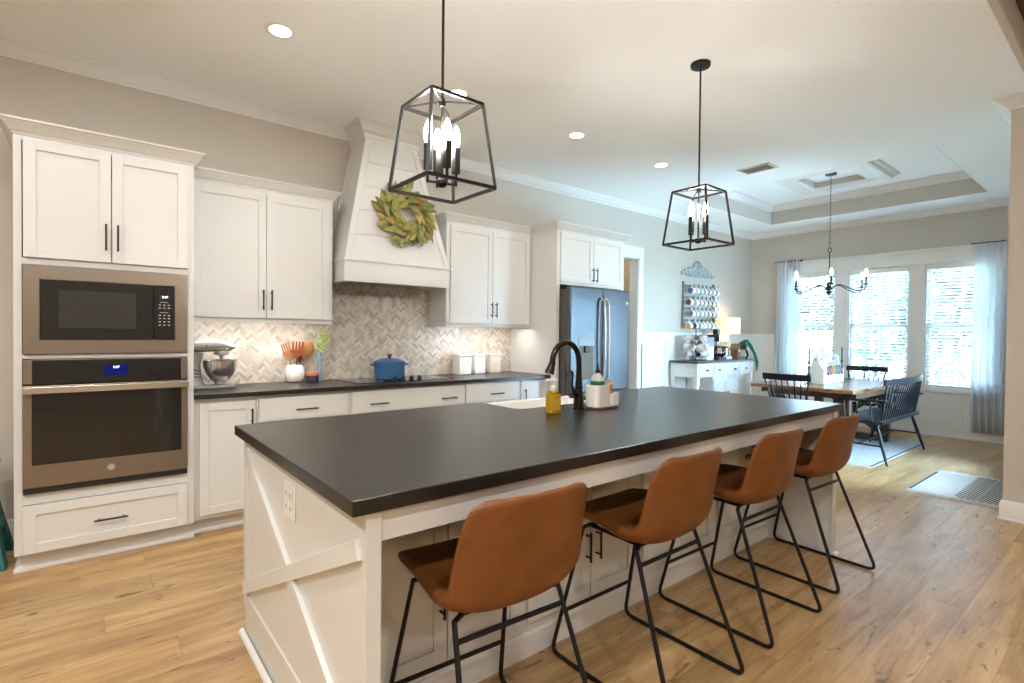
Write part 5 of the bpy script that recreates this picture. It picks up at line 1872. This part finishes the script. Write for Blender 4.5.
# wall rack with four rows of mugs
t = thing('mug_rack', 'dark metal wall rack of four rails holding rows of mugs above the sideboard', 'mug rack', (7.22, 4.42, 1.45))
rx0, rx1 = 6.835, 7.70
for x in (rx0, rx1 - .035):
    MB().box(x, x + .035, 4.427, WY - .001, 1.50, 2.125).obj('side_rail', M_GREY, t, bevel=.002, smooth=0)
RWZ = [1.985, 1.812, 1.648, 1.470]
for z in RWZ:
    MB().box(rx0, rx1, 4.41, 4.425, z + .055, z + .095).obj('slat', M_GREY, t, bevel=.002, smooth=0)
    for k in range(7):
        x = rx0 + .09 + k * .112
        b = MB().tube([(x, 4.41, z + .075), (x + .03, 4.37, z + .07), (x + .055, 4.345, z + .085), (x + .06, 4.335, z + .105)], .0035, 6)
        b.obj('hook', M_BLACK, t)
rows = [('top', ['navy', 'white', 'grey', 'orange', 'amber', 'white', 'navy']), ('second', ['orange', 'white', 'coral', 'grey', 'brown', 'amber', 'navy']),
        ('third', ['red', 'white', 'grey', 'white', 'teal', 'grey', 'navy']), ('bottom', ['amber', 'grey', 'teal', 'white', 'grey', 'teal', 'white'])]
ordn = ['first', 'second', 'third', 'fourth', 'fifth', 'sixth', 'seventh']
for r_, (nm_, cs) in enumerate(rows):
    for k, cc in enumerate(cs):
        x = rx0 + .10 + k * .112 + (0, -.05, 0, -.06)[r_] * (1 if k == 0 else .2)
        z = RWZ[r_] - .005
        # opening looks toward -x and a little toward the room
        M = Matrix.Translation((x, 4.345, z)) @ Matrix.Rotation(math.radians(8), 4, 'Z') @ Matrix.Rotation(-PI / 2, 4, 'Y') @ Matrix.Scale(1.12, 4)
        place_mug(cc, M, '%s mug from the left in the %s row of the wall mug rack, %s inside' % (ordn[k], nm_, cc), 'mugs on the wall rack')

# scrolled tin topper above the rack
t = thing('wall_ornament', 'whitewashed scrolled tin ornament on the wall above the mug rack', 'wall ornament', (7.2, 4.44, 2.22))
b = MB()
cxx, czz = 7.24, 2.235
half = [(0, .225), (.05, .215), (.10, .185), (.13, .14), (.15, .115), (.19, .125), (.23, .12), (.27, .095), (.30, .055), (.33, .075), (.38, .07), (.42, .045), (.445, .015), (.435, -.015), (.40, -.02), (.375, -.005), (.36, .01), (.33, -.005), (.28, -.025), (.20, -.03), (.12, -.022), (.05, -.03), (0, -.025)]
poly = [(cxx + x, czz + z) for x, z in half] + [(cxx - x, czz + z) for x, z in reversed(half[1:-1])]
b.prism(poly, 'y', 4.437, WY - .002)
b.obj('tin_plate', M_TIN, t, bevel=.004)
b = MB()
for s in (-1, 1):
    for (x, z, r, tr) in ((.09, .06, .055, 1.3), (.20, .05, .045, 1.4), (.31, .03, .035, 1.4), (.40, .022, .026, 1.3), (.05, .15, .035, 1.2)):
        pts = []
        for i in range(18):
            u = i / 17
            a = u * tr * 2 * PI
            rr_ = r * (1 - u * .8)
            pts.append((cxx + s * (x + rr_ * math.cos(a)), 4.434, czz + z + rr_ * math.sin(a)))
        b.tube(pts, .0065, 6)
b.obj('scrollwork', pbsdf('tin_relief', (.55, .58, .58), .4), t)

# mug tree on the sideboard
mc = Vector((6.80, 4.19, TOP))
t = thing('mug_tree', 'black wire mug tree crowded with mugs at the left end of the sideboard', 'mug tree', mc)
b = MB().lathe([(0, 0), (.085, 0), (.085, .006), (.02, .012), (0, .012)], mc, 24).cyl(mc, mc + Vector((0, 0, .43)), .006, n=8)
b.tube([mc + Vector((.022 * math.cos(a), 0, .44 + .022 * math.sin(a))) for a in [2 * PI * i / 12 for i in range(12)]], .003, 6, closed=True)
b.obj('stand', M_BLACK, t)
lv = [(.085, 6, 0.2, ['white', 'green', 'teal', 'white', 'grey', 'white']), (.20, 6, .75, ['coral', 'brown', 'white', 'amber', 'grey', 'white']), (.32, 6, .1, ['navy', 'white', 'coral', 'white', 'grey', 'teal'])]
b = MB()
lvn = ['bottom', 'middle', 'top']
dirn = ['nearest the wall', 'left side', 'left front', 'front', 'right front', 'right side']
arms_ = []
for li, (z, n_, a0, cs) in enumerate(lv):
    for k in range(n_):
        a = a0 - PI / 2 + 2 * PI * k / n_
        d = Vector((math.cos(a), math.sin(a), 0))
        b.tube([mc + Vector((0, 0, z + .03)), mc + d * .045 + Vector((0, 0, z + .035)), mc + d * .068 + Vector((0, 0, z + .05))], .003, 6)
        ac = (math.degrees(a) + 540) % 360 - 180
        off = lambda q: abs((ac - q + 180) % 360 - 180)
        cc = ['green', 'coral', 'navy'][li] if off(-95) < 30 else (['teal', 'amber', 'brown'][li] if off(-155) <= 30 else 'white')
        M = Matrix.Translation(mc + d * .125 + Vector((0, 0, z))) @ Matrix.Rotation(a, 4, 'Z') @ Matrix.Rotation(math.radians(78), 4, 'Y')
        side = ('front' if d.y < -.5 else ('back' if d.y > .5 else 'middle')) + (' right' if d.x > .1 else (' left' if d.x < -.1 else ''))
        place_mug(cc, M, 'mug on the %s tier of the mug tree, %s, %s inside' % (lvn[li], side, cc), 'mugs on the mug tree')
b.obj('wire_arm', M_BLACK, t)

# white box with grey top, coffee maker, carafe, lamp, birdhouse, pot
t = thing('tea_box', 'upright white and grey box between the mug tree and the coffee maker', 'box', (7.14, 4.23, TOP))
MB().box(7.03, 7.22, 4.15, 4.33, TOP, TOP + .20).obj('box_body', M_PLASTIC, t, bevel=.006)
MB().box(7.025, 7.225, 4.145, 4.335, TOP + .201, TOP + .335).obj('lid', M_GREY, t, bevel=.008)
t = thing('coffee_maker', 'black and steel drip coffee maker on the sideboard', 'coffee maker', (7.39, 4.22, TOP))
b = MB().box(7.27, 7.50, 4.10, 4.34, TOP, TOP + .035).box(7.27, 7.50, 4.25, 4.34, TOP + .035, TOP + .30).box(7.27, 7.50, 4.10, 4.34, TOP + .27, TOP + .375)
b.obj('housing', M_DKPLASTIC, t, bevel=.010)
MB().box(7.272, 7.498, 4.095, 4.10, TOP + .275, TOP + .37).obj('front_plate', M_STEEL, t, bevel=.002)
MB().box(7.335, 7.415, 4.16, 4.24, TOP + .376, TOP + .455).obj('hopper', M_DKPLASTIC, t, bevel=.008)
cf = MB().lathe([(0, 0), (.062, 0), (.078, .03), (.080, .08), (.055, .14), (.052, .155), (.048, .155), (.05, .14), (.074, .08), (.07, .03), (0, .006)], (7.385, 4.165, TOP + .036), 24).obj('carafe', M_CLEAR, t)
MB().lathe([(0, .008), (.066, .01), (.073, .03), (.074, .06), (0, .061)], (7.385, 4.165, TOP + .036), 24).obj('coffee', pbsdf('coffee', (.01, .004, .002), .1), cf)
MB().lathe([(.056, .150), (.058, .165), (0, .175)], (7.385, 4.165, TOP + .036), 20).obj('carafe_lid', M_DKPLASTIC, cf)
MB().tube([(7.44, 4.14, TOP + .185), (7.485, 4.118, TOP + .17), (7.485, 4.118, TOP + .09), (7.45, 4.135, TOP + .07)], .008, 8).obj('carafe_handle', M_DKPLASTIC, cf)
t = thing('milk_frother', 'small steel and black jug standing on a white base right of the coffee maker', 'frother', (7.62, 4.19, TOP))
MB().box(7.54, 7.70, 4.12, 4.26, TOP, TOP + .045).obj('base', M_PLASTIC, t, bevel=.008)
MB().lathe([(0, .046), (.044, .046), (.046, .06), (.042, .17), (0, .17)], (7.62, 4.19, TOP), 20).obj('jug', M_STEEL, t)
MB().lathe([(.046, .171), (.046, .195), (.02, .205), (0, .205)], (7.62, 4.19, TOP), 20).obj('lid', M_DKPLASTIC, t)

lc = Vector((7.90, 4.30, TOP))
t = thing('table_lamp', 'lit table lamp with a cream ruffled drum shade on the sideboard', 'lamp', lc)
MB().lathe([(0, 0), (.06, 0), (.062, .01), (.03, .03), (.045, .08), (.055, .14), (.04, .21), (.018, .26), (.022, .28), (.012, .30), (.010, .37), (0, .37)], lc, 28).obj('base', M_PORC, t)
b = MB()
rows_ = []
for i in range(25):
    z = .385 + .265 * i / 24
    row = []
    for k in range(61):
        a = 2 * PI * k / 60
        r = .262 + .009 * abs(math.sin(PI * 4 * (i / 24) + .7 * math.sin(a * 12)))
        row.append((lc.x + r * math.cos(a) * 1.0, lc.y + r * math.sin(a) * .53, lc.z + z))
    rows_.append(row)
MB().grid(rows_).obj('lamp_shade', M_SHADE, t, smooth=180, recalc=False, solid=.002)
MB().lathe([(.006, .37), (.022, .41), (.03, .45), (.02, .485), (0, .495)], lc, 16).obj('bulb', M_LAMPBULB, t)
light('POINT', 'table_lamp_bulb', (lc.x, lc.y, lc.z + .53), 4.5, (1.0, .72, .42), shadow_soft_size=.03)

t = thing('birdhouse', 'small brown wooden birdhouse on the sideboard', 'birdhouse', (7.79, 4.10, TOP))
x0, x1 = 7.742, 7.838
MB().prism([(x0, TOP), (x1, TOP), (x1, TOP + .155), ((x0 + x1) / 2, TOP + .225), (x0, TOP + .155)], 'y', 4.06, 4.17).obj('house', M_BIRD, t, bevel=.002, smooth=0)
b = MB().hexa([(x0 - .018, 4.045, TOP + .142), ((x0 + x1) / 2, 4.045, TOP + .228), ((x0 + x1) / 2, 4.185, TOP + .228), (x0 - .018, 4.185, TOP + .142), (x0 - .018, 4.045, TOP + .154), ((x0 + x1) / 2, 4.045, TOP + .242), ((x0 + x1) / 2, 4.185, TOP + .242), (x0 - .018, 4.185, TOP + .154)])
b.hexa([((x0 + x1) / 2, 4.045, TOP + .228), (x1 + .018, 4.045, TOP + .142), (x1 + .018, 4.185, TOP + .142), ((x0 + x1) / 2, 4.185, TOP + .228), ((x0 + x1) / 2, 4.045, TOP + .242), (x1 + .018, 4.045, TOP + .154), (x1 + .018, 4.185, TOP + .154), ((x0 + x1) / 2, 4.185, TOP + .242)])
b.obj('roof', M_BIRD, t, bevel=.001, smooth=0)
MB().cyl(((x0 + x1) / 2, 4.058, TOP + .135), ((x0 + x1) / 2, 4.061, TOP + .135), .017, n=20).obj('entrance_hole', M_PLASTIC, t)

pc = Vector((8.04, 4.13, TOP))
t = thing('glass_jar', 'round clear glass jar with a dark green topper at the right end of the sideboard', 'jar', pc)
MB().lathe([(0, 0), (.06, 0), (.082, .03), (.085, .08), (.065, .14), (.05, .155), (.045, .155), (.06, .135), (.078, .08), (.074, .03), (0, .006)], pc, 28).obj('glass', M_CLEAR, t)
b = MB(); rl = random.Random(9)
for k in range(90):
    a = rl.uniform(0, 2 * PI); e = rl.uniform(-.3, 1.3)
    d = Vector((math.cos(a) * math.cos(e), math.sin(a) * math.cos(e), math.sin(e)))
    P = pc + Vector((0, 0, .21)) + d * rl.uniform(.02, .055)
    M = Matrix.Translation(P) @ Matrix.Rotation(a, 4, 'Z') @ Matrix.Rotation(-e, 4, 'Y') @ Matrix.Rotation(rl.uniform(-1, 1), 4, 'X')
    b.cur = 0
    leaf(b, M, rl.uniform(.03, .05), .022, .004, .002)
b.obj('foliage', pbsdf('deep_green_leaf', (.035, .075, .02), .5), t, smooth=180, recalc=False)
MB().lathe([(0, .14), (.05, .145), (.06, .19), (.05, .23), (0, .25)], pc, 16).obj('moss_ball', M_DARKGREEN, t)
t = thing('garland', 'green yarn garland draped over the right corner of the sideboard', 'garland', (8.10, 4.08, .8))
b = MB()
base = [(7.98, 4.10, 1.25), (8.02, 4.06, 1.24), (8.06, 4.02, 1.15), (8.085, 3.975, 1.05), (8.10, 3.952, .965), (8.115, 3.945, .90), (8.11, 3.945, .84), (8.10, 3.948, .79)]
for k in range(9):
    ox, oz = rl.uniform(-.022, .022), rl.uniform(-.03, .03)
    oy = rl.uniform(-.018, .006)
    n_ = rl.choice((6, 7, 8))
    b.tube([(x + ox + .01 * math.sin(i * 2 + k), y + oy, z + oz * (1 if i else .3)) for i, (x, y, z) in enumerate(base[:n_])], .007, 6)
b.obj('strands', M_GARLAND, t)

# ------------------------------------------------------------------ outside
M_GRASS = pbsdf('lawn', (.14, .19, .08), .9, var=.2, vscale=1.5)
M_DECK = pbsdf('pale_bounce_concrete', (.72, .72, .70), .8)
struct(MB().box(FX + T, 60, -25, 30, -.35, -.25).box(PX + T, FX + T, -25, -3, -.35, -.25).obj('ground', M_GRASS, smooth=0))
struct(MB().box(FX + T, 11.4, -1.0, 6.0, -.25, -.03).box(PX + T, 11.4, -6.0, -1.0, -.25, -.03).box(PX + T, FX + T, -1.0, RYW - T - .001, -.25, -.03).obj('porch_bounce_floor', M_DECK, smooth=0))  # slab extended past the added doors, kept pale to bounce daylight indoors
t = thing('porch_railing', 'white porch railing outside the dining windows', 'railing', (10.9, 2.6, -.03))
MB().box(10.87, 10.93, -1.0, 6.0, .86, .90).box(10.885, 10.915, -1.0, 6.0, .06, .10).obj('rail', M_TRIM, t, smooth=0)
for k in range(34):
    y = -.2 + k * .15
    MB().box(10.885, 10.915, y - .015, y + .015, .10, .86).obj('baluster', M_TRIM, t, smooth=0)
M_TRUNK = pbsdf('tree_bark', (.10, .07, .05), .9, bump=.4, bscale=20)
M_FOL = [pbsdf('tree_leaf_light', (.060, .085, .060), .6), pbsdf('tree_leaf_dark', (.030, .050, .038), .6), pbsdf('tree_leaf_yellow', (.085, .11, .085), .6)]
rl = random.Random(21)
for k, (x, y, h, r, lb) in enumerate(((18.0, 9.4, 7.0, 2.6, 'broad leafy tree at the left behind the left dining window'), (21.0, 6.4, 7.4, 2.9, 'broad leafy tree seen between the left and middle dining windows'),
                                      (18.0, 3.6, 6.8, 2.5, 'broad leafy tree seen through the right dining window'), (22.0, .4, 7.2, 2.9, 'broad leafy tree at the far right behind the curtain'))):
    t = thing('tree', lb, 'tree', (x, y, -.25), 'trees beyond the porch')
    MB().tube([(x, y, -.26), (x + .05, y, h * .3), (x, y + .1, h * .62)], [.16, .12, .05], 10).obj('trunk', M_TRUNK, t)
    b = MB()
    cl = [Vector((rl.gauss(0, .5) * r, rl.gauss(0, .5) * r, rl.gauss(0, .5) * r * .9)) for _ in range(34)]
    for q in range(3600):
        c0 = rl.choice(cl)
        P = Vector((x, y, h * .46)) + c0 + Vector((rl.gauss(0, .28), rl.gauss(0, .28), rl.gauss(0, .25)))
        b.cur = rl.choice((0, 1, 2))
        M = Matrix.Translation(P) @ Matrix.Rotation(rl.uniform(0, 6.3), 4, 'Z') @ Matrix.Rotation(rl.uniform(-1.4, 1.4), 4, 'Y')
        s = rl.uniform(.13, .22)
        vs = [M @ Vector(v) for v in ((0, 0, 0), (s, -s * .4, 0), (2 * s, 0, .02), (s, s * .4, 0))]
        b.add(vs, [(0, 1, 2, 3)])
    b.obj('foliage', M_FOL, t, smooth=0, recalc=False)
for k, (x, y) in enumerate(((13.4, 1.1), (13.2, 3.0), (13.6, 5.0))):
    t = thing('shrub', ['low round shrub beyond the porch railing, right', 'low round shrub beyond the porch railing, centre', 'low round shrub beyond the porch railing, left'][k], 'shrub', (x, y, -.25), 'shrubs beyond the porch')
    MB().tube([(x, y, -.26), (x, y, .5)], [.04, .02], 6).obj('stem', M_TRUNK, t)
    b = MB()
    for q in range(1100):
        a = rl.uniform(0, 6.3); e = rl.uniform(-.2, 1.57); rad = .85 * rl.uniform(.6, 1)
        P = Vector((x + rad * math.cos(a) * math.cos(e), y + rad * math.sin(a) * math.cos(e), .35 + rad * math.sin(e) * .9))
        M = Matrix.Translation(P) @ Matrix.Rotation(a, 4, 'Z') @ Matrix.Rotation(rl.uniform(-1.4, 1.4), 4, 'Y')
        s = rl.uniform(.03, .06)
        b.cur = rl.choice((0, 1, 2))
        b.add([M @ Vector(v) for v in ((0, 0, 0), (s, -s * .4, 0), (2 * s, 0, .02), (s, s * .4, 0))], [(0, 1, 2, 3)])
    b.obj('foliage', M_FOL, t, smooth=0, recalc=False)
